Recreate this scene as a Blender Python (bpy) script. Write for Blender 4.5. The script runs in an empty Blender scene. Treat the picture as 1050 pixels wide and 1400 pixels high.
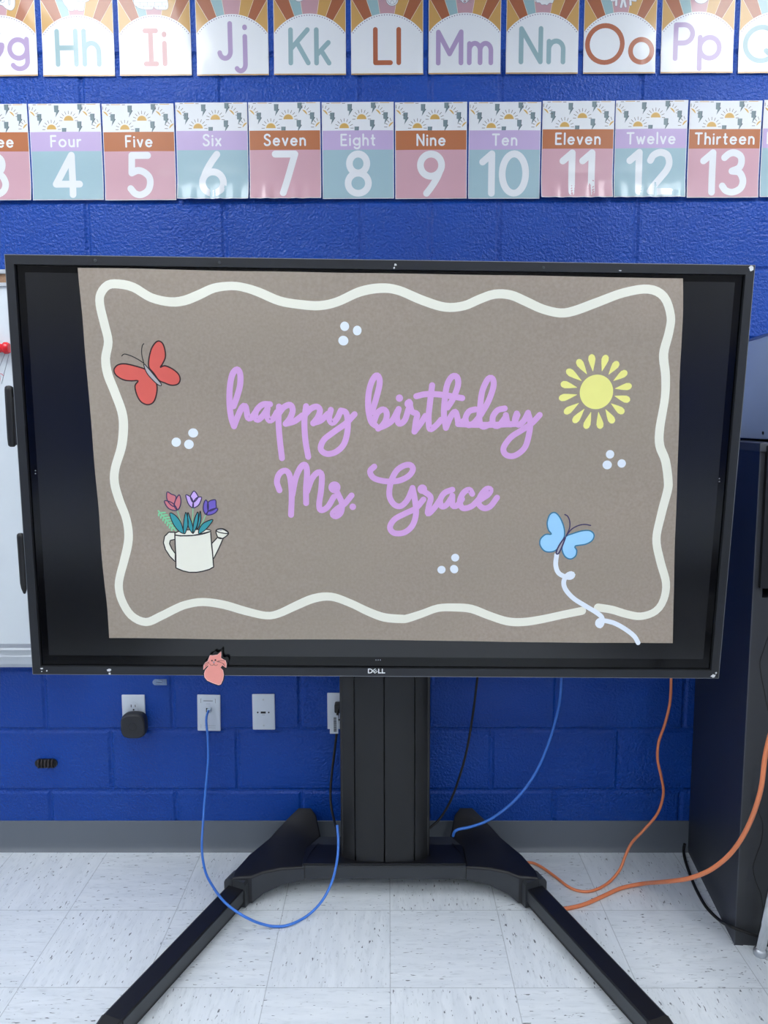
import bpy, bmesh, math, random
from mathutils import Vector, Matrix, noise

random.seed(4)
SC = bpy.context.scene
COL = SC.collection
PI = math.pi

# ------------------------------------------------------------------ camera
CAM = Vector((-0.0307, -2.3755, 1.3797))
FL, PITCH, YAW, ROLL = 1059.3, 0.1146, 0.00504, -0.00263


def cam_axes():
    cp, sp = math.cos(PITCH), math.sin(PITCH)
    f, u, r = Vector((0, cp, -sp)), Vector((0, sp, cp)), Vector((1, 0, 0))
    Y = Matrix.Rotation(YAW, 3, 'Z')
    f, u, r = Y @ f, Y @ u, Y @ r
    c, s = math.cos(ROLL), math.sin(ROLL)
    return c * r + s * u, -s * r + c * u, f


CR, CU, CF = cam_axes()
cd = bpy.data.cameras.new('camera')
cam = bpy.data.objects.new('camera', cd)
COL.objects.link(cam)
cam.matrix_world = Matrix(((CR.x, CU.x, -CF.x, CAM.x), (CR.y, CU.y, -CF.y, CAM.y),
                           (CR.z, CU.z, -CF.z, CAM.z), (0, 0, 0, 1)))
cd.sensor_fit = 'HORIZONTAL'
cd.sensor_width = 36
cd.lens = FL / 1050 * 36
cd.clip_start = 0.05
SC.camera = cam

# ------------------------------------------------------------------ world, exposure
w = bpy.data.worlds.new('world')
SC.world = w
w.use_nodes = True
w.node_tree.nodes['Background'].inputs[0].default_value = (0.75, 0.85, 1.0, 1)
w.node_tree.nodes['Background'].inputs[1].default_value = 0.05
SC.view_settings.view_transform = 'Standard'
SC.view_settings.look = 'None'
SC.view_settings.gamma = 1
SC.view_settings.exposure = 0.0
LAMP = 13.0                                   # radiance of the ceiling diffusers
LAMP_COL = (0.96, 0.985, 1.0)

# ------------------------------------------------------------------ materials


def lin(c):
    c = c / 255.0
    return c / 12.92 if c <= 0.04045 else ((c + 0.055) / 1.055) ** 2.4


def rgb(c, a=1.0):
    return (lin(c[0]) * a, lin(c[1]) * a, lin(c[2]) * a, 1)


MATS = {}


def pm(name, col, rough=0.5, metal=0.0, coat=0.0, coat_rough=0.05, var=0.06, scale=30, bump=0.0,
       bump_scale=200, coat_bump=0.0, trans=0.0, spec=0.5, cb_scale=25):
    """a procedural material: base colour broken up by a noise, optional bump and clear coat"""
    if name in MATS:
        return MATS[name]
    m = bpy.data.materials.new(name)
    m.use_nodes = True
    nt = m.node_tree
    b = nt.nodes['Principled BSDF']
    tc = nt.nodes.new('ShaderNodeTexCoord')
    no = nt.nodes.new('ShaderNodeTexNoise')
    no.inputs['Scale'].default_value = scale
    no.inputs['Detail'].default_value = 3
    nt.links.new(tc.outputs['Object'], no.inputs['Vector'])
    mx = nt.nodes.new('ShaderNodeMix')
    mx.data_type = 'RGBA'
    c = rgb(col)
    mx.inputs[6].default_value = tuple(min(1, v * (1 - var)) for v in c[:3]) + (1,)
    mx.inputs[7].default_value = tuple(min(1, v * (1 + var)) for v in c[:3]) + (1,)
    nt.links.new(no.outputs['Fac'], mx.inputs[0])
    nt.links.new(mx.outputs[2], b.inputs['Base Color'])
    b.inputs['Roughness'].default_value = rough
    b.inputs['Metallic'].default_value = metal
    b.inputs['Coat Weight'].default_value = coat
    b.inputs['Coat Roughness'].default_value = coat_rough
    b.inputs['Specular IOR Level'].default_value = spec
    if trans:
        b.inputs['Transmission Weight'].default_value = trans
    if bump:
        n2 = nt.nodes.new('ShaderNodeTexNoise')
        n2.inputs['Scale'].default_value = bump_scale
        n2.inputs['Detail'].default_value = 3
        nt.links.new(tc.outputs['Object'], n2.inputs['Vector'])
        bp = nt.nodes.new('ShaderNodeBump')
        bp.inputs['Strength'].default_value = bump
        bp.inputs['Distance'].default_value = 0.002
        nt.links.new(n2.outputs['Fac'], bp.inputs['Height'])
        nt.links.new(bp.outputs['Normal'], b.inputs['Normal'])
    if coat_bump:
        n3 = nt.nodes.new('ShaderNodeTexNoise')
        n3.inputs['Scale'].default_value = cb_scale
        n3.inputs['Detail'].default_value = 2
        nt.links.new(tc.outputs['Object'], n3.inputs['Vector'])
        bp = nt.nodes.new('ShaderNodeBump')
        bp.inputs['Strength'].default_value = coat_bump
        bp.inputs['Distance'].default_value = 0.004
        nt.links.new(n3.outputs['Fac'], bp.inputs['Height'])
        nt.links.new(bp.outputs['Normal'], b.inputs['Coat Normal'])
    MATS[name] = m
    return m


class NT:
    """small helper for writing node graphs"""

    def __init__(s, name):
        s.m = bpy.data.materials.new(name)
        s.m.use_nodes = True
        s.t = s.m.node_tree
        s.b = s.t.nodes['Principled BSDF']

    def n(s, kind, **kw):
        x = s.t.nodes.new(kind)
        for k, v in kw.items():
            setattr(x, k, v)
        return x

    def l(s, a, b):
        s.t.links.new(a, b)

    def math(s, op, a, b=None, c=None):
        x = s.n('ShaderNodeMath', operation=op)
        for i, v in enumerate((a, b, c)):
            if v is None:
                continue
            if isinstance(v, (int, float)):
                x.inputs[i].default_value = v
            else:
                s.l(v, x.inputs[i])
        return x.outputs[0]

    def mix(s, f, a, b):
        x = s.n('ShaderNodeMix', data_type='RGBA')
        if isinstance(f, (int, float)):
            x.inputs[0].default_value = f
        else:
            s.l(f, x.inputs[0])
        for i, v in ((6, a), (7, b)):
            if isinstance(v, tuple):
                x.inputs[i].default_value = v
            else:
                s.l(v, x.inputs[i])
        return x.outputs[2]

    def ramp(s, f, p0, p1):
        x = s.n('ShaderNodeMapRange')
        x.inputs[1].default_value = p0
        x.inputs[2].default_value = p1
        s.l(f, x.inputs[0])
        return x.outputs[0]


TILE, TX, TY = 0.3048, -0.3319, -0.3124


def floor_material():
    g = NT('vinyl_floor_tile')
    tc = g.n('ShaderNodeTexCoord')
    sep = g.n('ShaderNodeSeparateXYZ')
    g.l(tc.outputs['Object'], sep.inputs[0])
    u = g.math('DIVIDE', g.math('SUBTRACT', sep.outputs[0], TX), TILE)
    v = g.math('DIVIDE', g.math('SUBTRACT', sep.outputs[1], TY), TILE)
    iu, iv = g.math('FLOOR', u), g.math('FLOOR', v)
    par = g.math('FLOORED_MODULO', g.math('ADD', iu, iv), 2)
    fu, fv = g.math('FRACT', u), g.math('FRACT', v)

    def streak(sx, sy, seed):
        cb = g.n('ShaderNodeCombineXYZ')
        g.l(g.math('MULTIPLY', sep.outputs[0], sx), cb.inputs[0])
        g.l(g.math('MULTIPLY', sep.outputs[1], sy), cb.inputs[1])
        g.l(g.math('ADD', g.math('MULTIPLY', iu, 7.13), g.math('MULTIPLY', iv, 3.71 + seed)), cb.inputs[2])
        no = g.n('ShaderNodeTexNoise')
        no.inputs['Scale'].default_value = 1
        no.inputs['Detail'].default_value = 2
        no.inputs['Roughness'].default_value = 0.6
        g.l(cb.outputs[0], no.inputs['Vector'])
        return no.outputs['Fac']
    alongx = streak(28, 150, 0), streak(44, 165, 5.3), streak(7, 45, 2)
    alongy = streak(150, 28, 0), streak(165, 44, 5.3), streak(45, 7, 2)

    def pick(i):
        x = g.n('ShaderNodeMix', data_type='FLOAT')
        g.l(par, x.inputs[0])
        g.l(alongx[i], x.inputs[2])
        g.l(alongy[i], x.inputs[3])
        return x.outputs[0]
    soft, fleck, cloud = pick(0), pick(1), pick(2)
    base = g.mix(g.ramp(cloud, 0.3, 0.7), rgb((210, 217, 223)), rgb((221, 227, 232)))
    base = g.mix(g.math('MULTIPLY', g.ramp(soft, 0.55, 0.72), 0.4), base, rgb((176, 184, 190)))
    base = g.mix(g.math('MULTIPLY', g.ramp(fleck, 0.665, 0.70), 0.9), base, rgb((74, 82, 90)))
    e = g.math('MINIMUM', g.math('MINIMUM', fu, g.math('SUBTRACT', 1, fu)),
               g.math('MINIMUM', fv, g.math('SUBTRACT', 1, fv)))
    joint = g.math('LESS_THAN', e, 0.0035)
    base = g.mix(g.math('MULTIPLY', joint, 0.5), base, rgb((120, 128, 134)))
    g.l(base, g.b.inputs['Base Color'])
    g.b.inputs['Roughness'].default_value = 0.32
    no = g.n('ShaderNodeTexNoise')
    no.inputs['Scale'].default_value = 60
    g.l(tc.outputs['Object'], no.inputs['Vector'])
    bp = g.n('ShaderNodeBump')
    bp.inputs['Strength'].default_value = 0.05
    bp.inputs['Distance'].default_value = 0.002
    g.l(no.outputs['Fac'], bp.inputs['Height'])
    g.l(bp.outputs['Normal'], g.b.inputs['Normal'])
    return g.m


def block_material():
    g = NT('blue_painted_block')
    tc = g.n('ShaderNodeTexCoord')
    a = g.n('ShaderNodeTexNoise')
    a.inputs['Scale'].default_value = 4
    g.l(tc.outputs['Object'], a.inputs['Vector'])
    base = g.mix(g.ramp(a.outputs['Fac'], 0.3, 0.7), rgb((8, 62, 150)), rgb((10, 67, 157)))
    g.l(base, g.b.inputs['Base Color'])
    g.b.inputs['Roughness'].default_value = 0.3
    g.b.inputs['Specular IOR Level'].default_value = 0.32
    n1 = g.n('ShaderNodeTexNoise')
    n1.inputs['Scale'].default_value = 125
    n1.inputs['Detail'].default_value = 2
    n1.inputs['Roughness'].default_value = 0.6
    g.l(tc.outputs['Object'], n1.inputs['Vector'])
    n2 = g.n('ShaderNodeTexNoise')
    n2.inputs['Scale'].default_value = 3
    g.l(tc.outputs['Object'], n2.inputs['Vector'])
    bp = g.n('ShaderNodeBump')
    bp.inputs['Distance'].default_value = 0.008
    g.l(g.ramp(n2.outputs['Fac'], 0.25, 0.75), bp.inputs['Strength'])
    bp.inputs['Strength'].default_value = 0.6
    st = g.math('ADD', g.math('MULTIPLY', g.ramp(n2.outputs['Fac'], 0.3, 0.7), 0.45), 0.5)
    g.l(st, bp.inputs['Strength'])
    g.l(n1.outputs['Fac'], bp.inputs['Height'])
    g.l(bp.outputs['Normal'], g.b.inputs['Normal'])
    return g.m


def kraft_material():
    g = NT('brown_kraft_paper')
    tc = g.n('ShaderNodeTexCoord')
    a = g.n('ShaderNodeTexNoise')
    a.inputs['Scale'].default_value = 160
    a.inputs['Detail'].default_value = 4
    g.l(tc.outputs['Object'], a.inputs['Vector'])
    b2 = g.n('ShaderNodeTexNoise')
    b2.inputs['Scale'].default_value = 3.5
    g.l(tc.outputs['Object'], b2.inputs['Vector'])
    base = g.mix(g.ramp(a.outputs['Fac'], 0.3, 0.7), rgb((152, 139, 126)), rgb((164, 151, 138)))
    base = g.mix(g.math('MULTIPLY', g.ramp(b2.outputs['Fac'], 0.35, 0.7), 0.3), base, rgb((152, 143, 128)))
    g.l(base, g.b.inputs['Base Color'])
    g.b.inputs['Roughness'].default_value = 0.7
    bp = g.n('ShaderNodeBump')
    bp.inputs['Strength'].default_value = 0.08
    bp.inputs['Distance'].default_value = 0.001
    g.l(a.outputs['Fac'], bp.inputs['Height'])
    g.l(bp.outputs['Normal'], g.b.inputs['Normal'])
    return g.m


def lamp_material():
    g = NT('lit_diffuser')
    g.b.inputs['Base Color'].default_value = (0.9, 0.9, 0.9, 1)
    g.b.inputs['Emission Color'].default_value = LAMP_COL + (1,)
    g.b.inputs['Emission Strength'].default_value = LAMP
    return g.m


# ------------------------------------------------------------------ object helpers
WM = {}


def link(o, parent=None):
    COL.objects.link(o)
    if parent is not None:
        o.parent = parent
    return o


def tag(o, label, cat, group=None):
    o['label'] = label
    o['category'] = cat
    if group:
        o['group'] = group
    return o


def thing(name, label, cat, M=None, group=None):
    o = bpy.data.objects.new(name, None)
    o.empty_display_size = 0.05
    link(o)
    M = M if M is not None else Matrix.Identity(4)
    o.matrix_basis = M
    WM[o.name] = M
    return tag(o, label, cat, group)


def T(x, y, z):
    return Matrix.Translation((x, y, z))


def obj(name, bm, mats, parent=None, local=False, M=None, smooth=None, label=None):
    """link bm as ONE mesh object; vertices in world coordinates are moved into the parent's frame"""
    base = WM.get(parent.name, Matrix.Identity(4)) if parent is not None else Matrix.Identity(4)
    own = M if M is not None else base
    if not local:
        bmesh.ops.transform(bm, matrix=own.inverted(), verts=bm.verts)
    me = bpy.data.meshes.new(name)
    if smooth is not None:
        for f in bm.faces:
            f.smooth = True
    bm.to_mesh(me)
    bm.free()
    if smooth is not None and smooth < 3.0:
        me.set_sharp_from_angle(angle=smooth)
    for m in (mats if isinstance(mats, (list, tuple)) else [mats]):
        me.materials.append(m)
    o = bpy.data.objects.new(name, me)
    link(o, parent)
    if M is not None:
        loc = base.inverted() @ M
        o.matrix_basis = loc
    WM[o.name] = own
    if label:
        o['label'] = label
    return o


def struct(name, bm, mats, **k):
    o = obj(name, bm, mats, **k)
    o['kind'] = 'structure'
    return o


def box(bm, x0, x1, y0, y1, z0, z1, bev=0.0, seg=2, mat=0, M=None):
    vs = [bm.verts.new((x, y, z)) for z in (z0, z1) for y in (y0, y1) for x in (x0, x1)]
    fs = [(0, 2, 3, 1), (4, 5, 7, 6), (0, 1, 5, 4), (2, 6, 7, 3), (0, 4, 6, 2), (1, 3, 7, 5)]
    faces = [bm.faces.new([vs[i] for i in f]) for f in fs]
    for f in faces:
        f.material_index = mat
    if M is not None:
        bmesh.ops.transform(bm, matrix=M, verts=vs)
    if bev:
        es = list({e for f in faces for e in f.edges})
        r = bmesh.ops.bevel(bm, geom=es, offset=bev, segments=seg, profile=0.5, affect='EDGES')
        for f in r['faces']:
            f.material_index = mat
    return bm


def prism(bm, pts, fa, fb, mat=0, capmat=None):
    """closed outline pts swept from fa(p) to fb(p)"""
    a = [bm.verts.new(fa(p)) for p in pts]
    b = [bm.verts.new(fb(p)) for p in pts]
    n = len(pts)
    fs = [bm.faces.new(a), bm.faces.new(b[::-1])]
    for i in range(n):
        j = (i + 1) % n
        fs.append(bm.faces.new((a[i], b[i], b[j], a[j])))
    for f in fs:
        f.material_index = mat
    bmesh.ops.recalc_face_normals(bm, faces=fs)
    return fs


def catmull(pts, step=0.01, closed=False):
    P = [Vector(p) for p in pts]
    n = len(P)
    out = []
    rng = range(n if closed else n - 1)
    for i in rng:
        if closed:
            p0, p1, p2, p3 = P[(i - 1) % n], P[i], P[(i + 1) % n], P[(i + 2) % n]
        else:
            p1, p2 = P[i], P[i + 1]
            p0 = P[i - 1] if i > 0 else p1 * 2 - p2
            p3 = P[i + 2] if i + 2 < n else p2 * 2 - p1
        k = max(1, int(math.ceil((p2 - p1).length / step)))
        for j in range(k):
            t = j / k
            out.append(0.5 * ((2 * p1) + (p2 - p0) * t + (2 * p0 - 5 * p1 + 4 * p2 - p3) * t * t +
                              (3 * p1 - p0 - 3 * p2 + p3) * t ** 3))
    if not closed:
        out.append(P[-1])
    return out


def tube(bm, pts, r, seg=10, mat=0, smooth_step=None, cap=True):
    P = catmull(pts, smooth_step) if smooth_step else [Vector(p) for p in pts]
    rr = r if callable(r) else (lambda t: r)
    n = len(P)
    rings = []
    up = Vector((0.13, 0.31, 0.94)).normalized()
    prev = None
    for i, p in enumerate(P):
        t = (P[min(i + 1, n - 1)] - P[max(i - 1, 0)])
        if t.length < 1e-9:
            t = Vector((0, 0, 1))
        t.normalize()
        if prev is None:
            a = t.cross(up)
            if a.length < 1e-3:
                a = t.cross(Vector((1, 0, 0)))
        else:
            a = prev - t * prev.dot(t)
        a.normalize()
        prev = a
        b = t.cross(a)
        q = rr(i / max(1, n - 1))
        rings.append([bm.verts.new(p + a * (q * math.cos(k * 2 * PI / seg)) + b * (q * math.sin(k * 2 * PI / seg)))
                      for k in range(seg)])
    for i in range(n - 1):
        for k in range(seg):
            f = bm.faces.new((rings[i][k], rings[i][(k + 1) % seg], rings[i + 1][(k + 1) % seg], rings[i + 1][k]))
            f.material_index = mat
    if cap:
        bm.faces.new(rings[0][::-1]).material_index = mat
        bm.faces.new(rings[-1]).material_index = mat
    return bm


def lathe(bm, prof, M=None, seg=24, mat=0):
    """prof = [(radius, height)...] turned about local z"""
    rings = []
    allv = []
    for r, h in prof:
        if r < 1e-6:
            v = bm.verts.new((0, 0, h))
            rings.append([v])
            allv.append(v)
        else:
            ring = [bm.verts.new((r * math.cos(k * 2 * PI / seg), r * math.sin(k * 2 * PI / seg), h)) for k in range(seg)]
            rings.append(ring)
            allv += ring
    fs = []
    for a, b in zip(rings, rings[1:]):
        for k in range(seg):
            j = (k + 1) % seg
            if len(a) == 1 and len(b) == 1:
                continue
            if len(a) == 1:
                fs.append(bm.faces.new((a[0], b[j], b[k])))
            elif len(b) == 1:
                fs.append(bm.faces.new((a[k], a[j], b[0])))
            else:
                fs.append(bm.faces.new((a[k], a[j], b[j], b[k])))
    for f in fs:
        f.material_index = mat
    if M is not None:
        bmesh.ops.transform(bm, matrix=M, verts=allv)
    return bm


def ray(px, py):
    return CF + CR * ((px - 525) / FL) - CU * ((py - 700) / FL)


def at_y(px, py, y):
    d = ray(px, py)
    return CAM + d * ((y - CAM.y) / d.y)


def at_z(px, py, z):
    d = ray(px, py)
    return CAM + d * ((z - CAM.z) / d.z)


# ------------------------------------------------------------------ flat print engine
# prints are built in a sheet's own (u, v) plane, in metres, then laid on the curved sheet


class Print:
    def __init__(s, du=0.02, dv=0.012):
        s.bm = bmesh.new()
        s.du, s.dv = du, dv
        s.k = 0

    def _lay(s, geom_verts, layer):
        for v in geom_verts:
            v.co.z = layer

    def poly(s, pts, mat=0, layer=1.0, clip=None, cut=True):
        b = bmesh.new()
        vs = [b.verts.new((p[0], p[1], 0)) for p in pts]
        try:
            f = b.faces.new(vs)
        except ValueError:
            return
        bmesh.ops.triangulate(b, faces=[f])
        if clip:
            x0, x1, z0, z1 = clip
            for co, no in (((x0, 0, 0), (-1, 0, 0)), ((x1, 0, 0), (1, 0, 0)), ((0, z0, 0), (0, -1, 0)), ((0, z1, 0), (0, 1, 0))):
                bmesh.ops.bisect_plane(b, geom=b.verts[:] + b.edges[:] + b.faces[:], plane_co=co, plane_no=no, clear_outer=True)
        if not b.verts:
            b.free()
            return
        if cut:
            xs = [v.co.x for v in b.verts]
            ys = [v.co.y for v in b.verts]
            for i in range(math.floor(min(xs) / s.du) + 1, math.ceil(max(xs) / s.du)):
                bmesh.ops.bisect_plane(b, geom=b.verts[:] + b.edges[:] + b.faces[:], plane_co=(i * s.du, 0, 0), plane_no=(1, 0, 0))
            for i in range(math.floor(min(ys) / s.dv) + 1, math.ceil(max(ys) / s.dv)):
                bmesh.ops.bisect_plane(b, geom=b.verts[:] + b.edges[:] + b.faces[:], plane_co=(0, i * s.dv, 0), plane_no=(0, 1, 0))
        s.k += 1
        mp = {}
        for v in b.verts:
            mp[v] = s.bm.verts.new((v.co.x, v.co.y, layer + s.k * 0.01))
        for f in b.faces:
            q = [mp[v] for v in f.verts]
            fx = s.bm.faces.new(q)
            fx.material_index = mat
        b.free()

    def rect(s, x0, x1, z0, z1, mat=0, layer=1.0):
        s.poly([(x0, z0), (x1, z0), (x1, z1), (x0, z1)], mat, layer)

    def ellipse(s, cx, cz, rx, rz, mat=0, layer=1.0, rot=0, n=28, a0=0, a1=2 * PI, clip=None, cut=False):
        c, q = math.cos(rot), math.sin(rot)
        pts = []
        m = n if abs(a1 - a0) > 6.2 else n + 1
        for i in range(m):
            a = a0 + (a1 - a0) * i / n
            x, z = rx * math.cos(a), rz * math.sin(a)
            pts.append((cx + c * x - q * z, cz + q * x + c * z))
        s.poly(pts, mat, layer, clip, cut)

    def stroke(s, pts, wd, mat=0, layer=1.0, closed=False):
        """a round-ended brush stroke along pts as one ribbon that climbs a hair so crossings never coincide"""
        P = [Vector((p[0], p[1])) for p in pts]
        Q = [P[0]]
        for p in P[1:]:
            if (p - Q[-1]).length > 1e-6:
                Q.append(p)
        if closed:
            Q.append(Q[0].copy())
        P = [Q[0]]
        for p in Q[1:]:
            a = P[-1]
            m = max(1, int(math.ceil((p - a).length / .006)))
            P += [a.lerp(p, j / m) for j in range(1, m + 1)]
        n = len(P)
        if n < 2:
            return
        w0 = wd if callable(wd) else (lambda t: wd)
        rows = []
        for i, p in enumerate(P):
            if closed and i in (0, n - 1):
                t = P[1] - P[n - 2]
            else:
                t = P[min(i + 1, n - 1)] - P[max(i - 1, 0)]
            if t.length < 1e-9:
                t = Vector((1, 0))
            t.normalize()
            nn = Vector((-t.y, t.x))
            h = w0(i / (n - 1)) / 2
            rows.append((p, t, nn, h))
        full = []
        if not closed:
            p, t, nn, h = rows[0]
            full += [(p - t * h * math.sin(a), nn, h * math.cos(a)) for a in (1.45, 1.2, 0.9, 0.6, 0.3)]
        full += [(p, nn, h) for p, t, nn, h in rows]
        if not closed:
            p, t, nn, h = rows[-1]
            full += [(p + t * h * math.sin(a), nn, h * math.cos(a)) for a in (0.3, 0.6, 0.9, 1.2, 1.45)]
        s.k += 1
        L = len(full)
        prev = None
        nc = max(1, int(math.ceil(max(f[2] for f in full) * 2 / .006)))
        cross = [1 - 2 * j / nc for j in range(nc + 1)]
        for i, (p, nn, h) in enumerate(full):
            lay = layer + s.k * 0.01 + 0.25 * i / L
            row = [s.bm.verts.new((p.x + nn.x * h * q, p.y + nn.y * h * q, lay)) for q in cross]
            if prev:
                for j in range(len(row) - 1):
                    s.bm.faces.new((prev[j], prev[j + 1], row[j + 1], row[j])).material_index = mat
            prev = row

    def build(s, name, mats, fn, parent=None, M=None, label=None):
        """fn(u, v, layer) -> point in the sheet's own frame"""
        bm = s.bm
        for v in bm.verts:
            v.co = Vector(fn(v.co.x, v.co.y, v.co.z))
        bm.normal_update()
        # face the room (local -y)
        bad = [f for f in bm.faces if f.normal.y > 0]
        bmesh.ops.reverse_faces(bm, faces=bad)
        return obj(name, bm, mats, parent, local=True, M=M, smooth=3.14, label=label)


# monoline alphabet: strokes on a grid with cap height 1, x height .62


def arc(cx, cy, rx, ry, a0, a1, n=18):
    return [(cx + rx * math.cos(math.radians(a0 + (a1 - a0) * i / n)), cy + ry * math.sin(math.radians(a0 + (a1 - a0) * i / n)))
            for i in range(n + 1)]


def ln(*p):
    out = []
    for a, b in zip(p, p[1:]):
        for i in range(6):
            out.append((a[0] + (b[0] - a[0]) * i / 6, a[1] + (b[1] - a[1]) * i / 6))
    return out + [p[-1]]


def cm(*p):
    return [(v.x, v.y) for v in catmull([(a[0], a[1], 0) for a in p], 0.04)]


X = 0.62
R_ = 0.31
GL = {
    'G': (0.92, [arc(.48, .5, .48, .5, 42, 350), ln((.95, .42), (.95, .46)), ln((.95, .46), (.55, .46))]),
    'g': (0.6, [arc(.3, .33, .3, .3, 0, 360, 30), ln((.6, .64), (.6, -.08)) + arc(.33, -.08, .27, .24, 0, -150)]),
    'H': (0.6, [ln((0, 0), (0, 1)), ln((.6, 0), (.6, 1)), ln((0, .5), (.6, .5))]),
    'h': (0.46, [ln((0, 0), (0, 1)), ln((0, .3), (0, .38)) + arc(.23, .38, .23, .26, 180, 0) + ln((.46, .38), (.46, 0))]),
    'I': (0.34, [ln((.17, 0), (.17, 1)), ln((0, 1), (.34, 1)), ln((0, 0), (.34, 0))]),
    'i': (0.0, [ln((0, 0), (0, X)), ln((0, .88), (0, .9))]),
    'J': (0.34, [ln((.34, 1), (.34, .18)) + arc(.17, .18, .17, .2, 0, -170)]),
    'j': (0.2, [ln((.2, X), (.2, -.2)) + arc(.05, -.2, .15, .2, 0, -140), ln((.2, .88), (.2, .9))]),
    'K': (0.56, [ln((0, 0), (0, 1)), ln((.54, 1), (0, .42)), ln((.2, .62), (.56, 0))]),
    'k': (0.4, [ln((0, 0), (0, 1)), ln((.38, X), (0, .24)), ln((.15, .38), (.4, 0))]),
    'L': (0.48, [ln((0, 1), (0, 0)), ln((0, 0), (.48, 0))]),
    'l': (0.0, [ln((0, 0), (0, 1))]),
    'M': (0.78, [ln((0, 0), (0, 1)), ln((0, 1), (.39, .3)), ln((.39, .3), (.78, 1)), ln((.78, 1), (.78, 0))]),
    'm': (0.74, [ln((0, 0), (0, X)), arc(.185, .4, .185, .23, 180, 0) + ln((.37, .4), (.37, 0)),
                 arc(.555, .4, .185, .23, 180, 0) + ln((.74, .4), (.74, 0))]),
    'N': (0.62, [ln((0, 0), (0, 1)), ln((0, 1), (.62, 0)), ln((.62, 0), (.62, 1))]),
    'n': (0.46, [ln((0, 0), (0, X)), arc(.23, .38, .23, .25, 180, 0) + ln((.46, .38), (.46, 0))]),
    'O': (1.0, [arc(.5, .5, .5, .5, 0, 360, 36)]),
    'o': (X, [arc(R_, R_, R_, R_, 0, 360, 30)]),
    'P': (0.5, [ln((0, 0), (0, 1)), ln((0, 1), (.24, 1)) + arc(.24, .73, .28, .27, 90, -90) + ln((.24, .46), (0, .46))]),
    'p': (X, [ln((0, X), (0, -.32)), arc(R_, R_, R_, R_, 0, 360, 30)]),
    'Q': (1.0, [arc(.5, .5, .5, .5, 0, 360, 36), ln((.66, .3), (.98, 0))]),
    'q': (X, [ln((X, X), (X, -.32)), arc(R_, R_, R_, R_, 0, 360, 30)]),
    'F': (0.46, [ln((0, 0), (0, 1)), ln((0, 1), (.46, 1)), ln((0, .52), (.4, .52))]),
    'E': (0.5, [ln((0, 0), (0, 1)), ln((0, 1), (.48, 1)), ln((0, .52), (.42, .52)), ln((0, 0), (.5, 0))]),
    'T': (0.6, [ln((.3, 0), (.3, 1)), ln((0, 1), (.6, 1))]),
    'S': (0.54, [cm((.52, .86), (.4, .98), (.22, 1), (.06, .9), (.04, .72), (.2, .57), (.4, .46), (.53, .3), (.48, .1), (.3, 0), (.1, .03), (0, .16))]),
    't': (0.3, [ln((.13, .92), (.13, .14)) + arc(.25, .13, .12, .13, 180, 280), ln((0, X), (.3, X))]),
    'u': (0.46, [ln((.46, X), (.46, 0)), ln((0, X), (0, .25)) + arc(.23, .25, .23, .25, 180, 360)]),
    'r': (0.3, [ln((0, 0), (0, X)), arc(.26, .32, .26, .3, 180, 82)]),
    'v': (0.46, [ln((0, X), (.23, 0)), ln((.23, 0), (.46, X))]),
    'w': (0.72, [ln((0, X), (.18, 0)), ln((.18, 0), (.36, .56)), ln((.36, .56), (.54, 0)), ln((.54, 0), (.72, X))]),
    'x': (0.44, [ln((0, X), (.44, 0)), ln((0, 0), (.44, X))]),
    'e': (0.56, [ln((.02, .33), (.54, .33)), arc(.28, .31, .28, .31, 4, 318, 26)]),
    '0': (0.62, [arc(.31, .5, .31, .5, 0, 360, 40)]),
    '1': (0.24, [ln((.24, 0), (.24, 1)), ln((.24, 1), (0, .8))]),
    '2': (0.56, [cm((.02, .8), (.1, .93), (.28, 1), (.46, .93), (.52, .74), (.46, .56), (.3, .36), (.14, .17), (.02, 0)), ln((.02, 0), (.56, 0))]),
    '3': (0.54, [cm((.03, .88), (.14, .97), (.28, 1), (.44, .92), (.48, .77), (.42, .62), (.24, .54)),
                 cm((.24, .54), (.44, .5), (.54, .3), (.48, .1), (.28, 0), (.1, .04), (0, .16))]),
    '4': (0.62, [ln((.44, 0), (.44, 1)), ln((.44, 1), (0, .27)), ln((0, .27), (.62, .27))]),
    '5': (0.52, [ln((.48, 1), (.06, 1)), ln((.06, 1), (.04, .56)), cm((.04, .56), (.2, .62), (.36, .58), (.5, .45), (.52, .27), (.45, .1), (.28, 0), (.12, .03), (0, .16))]),
    '6': (0.56, [arc(.28, .28, .28, .28, 0, 360, 32), cm((.04, .42), (.12, .6), (.26, .82), (.4, 1))]),
    '7': (0.52, [ln((0, 1), (.52, 1)), ln((.52, 1), (.2, 0))]),
    '8': (0.54, [arc(.27, .76, .23, .24, 0, 360, 30), arc(.27, .26, .27, .26, 0, 360, 30)]),
    '9': (0.56, [arc(.28, .72, .28, .28, 0, 360, 32), cm((.52, .58), (.44, .4), (.3, .18), (.16, 0))]),
}


def text(pr, s, cx, z0, h, wd, mat, layer, gap, align=0):
    tot = sum(GL[c][0] for c in s) * h + gap * (len(s) - 1)
    x = cx - tot / 2 if align == 0 else cx
    for c in s:
        a, st = GL[c]
        for q in st:
            pr.stroke([(x + p[0] * h, z0 + p[1] * h) for p in q], wd, mat, layer)
        x += a * h + gap


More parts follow.
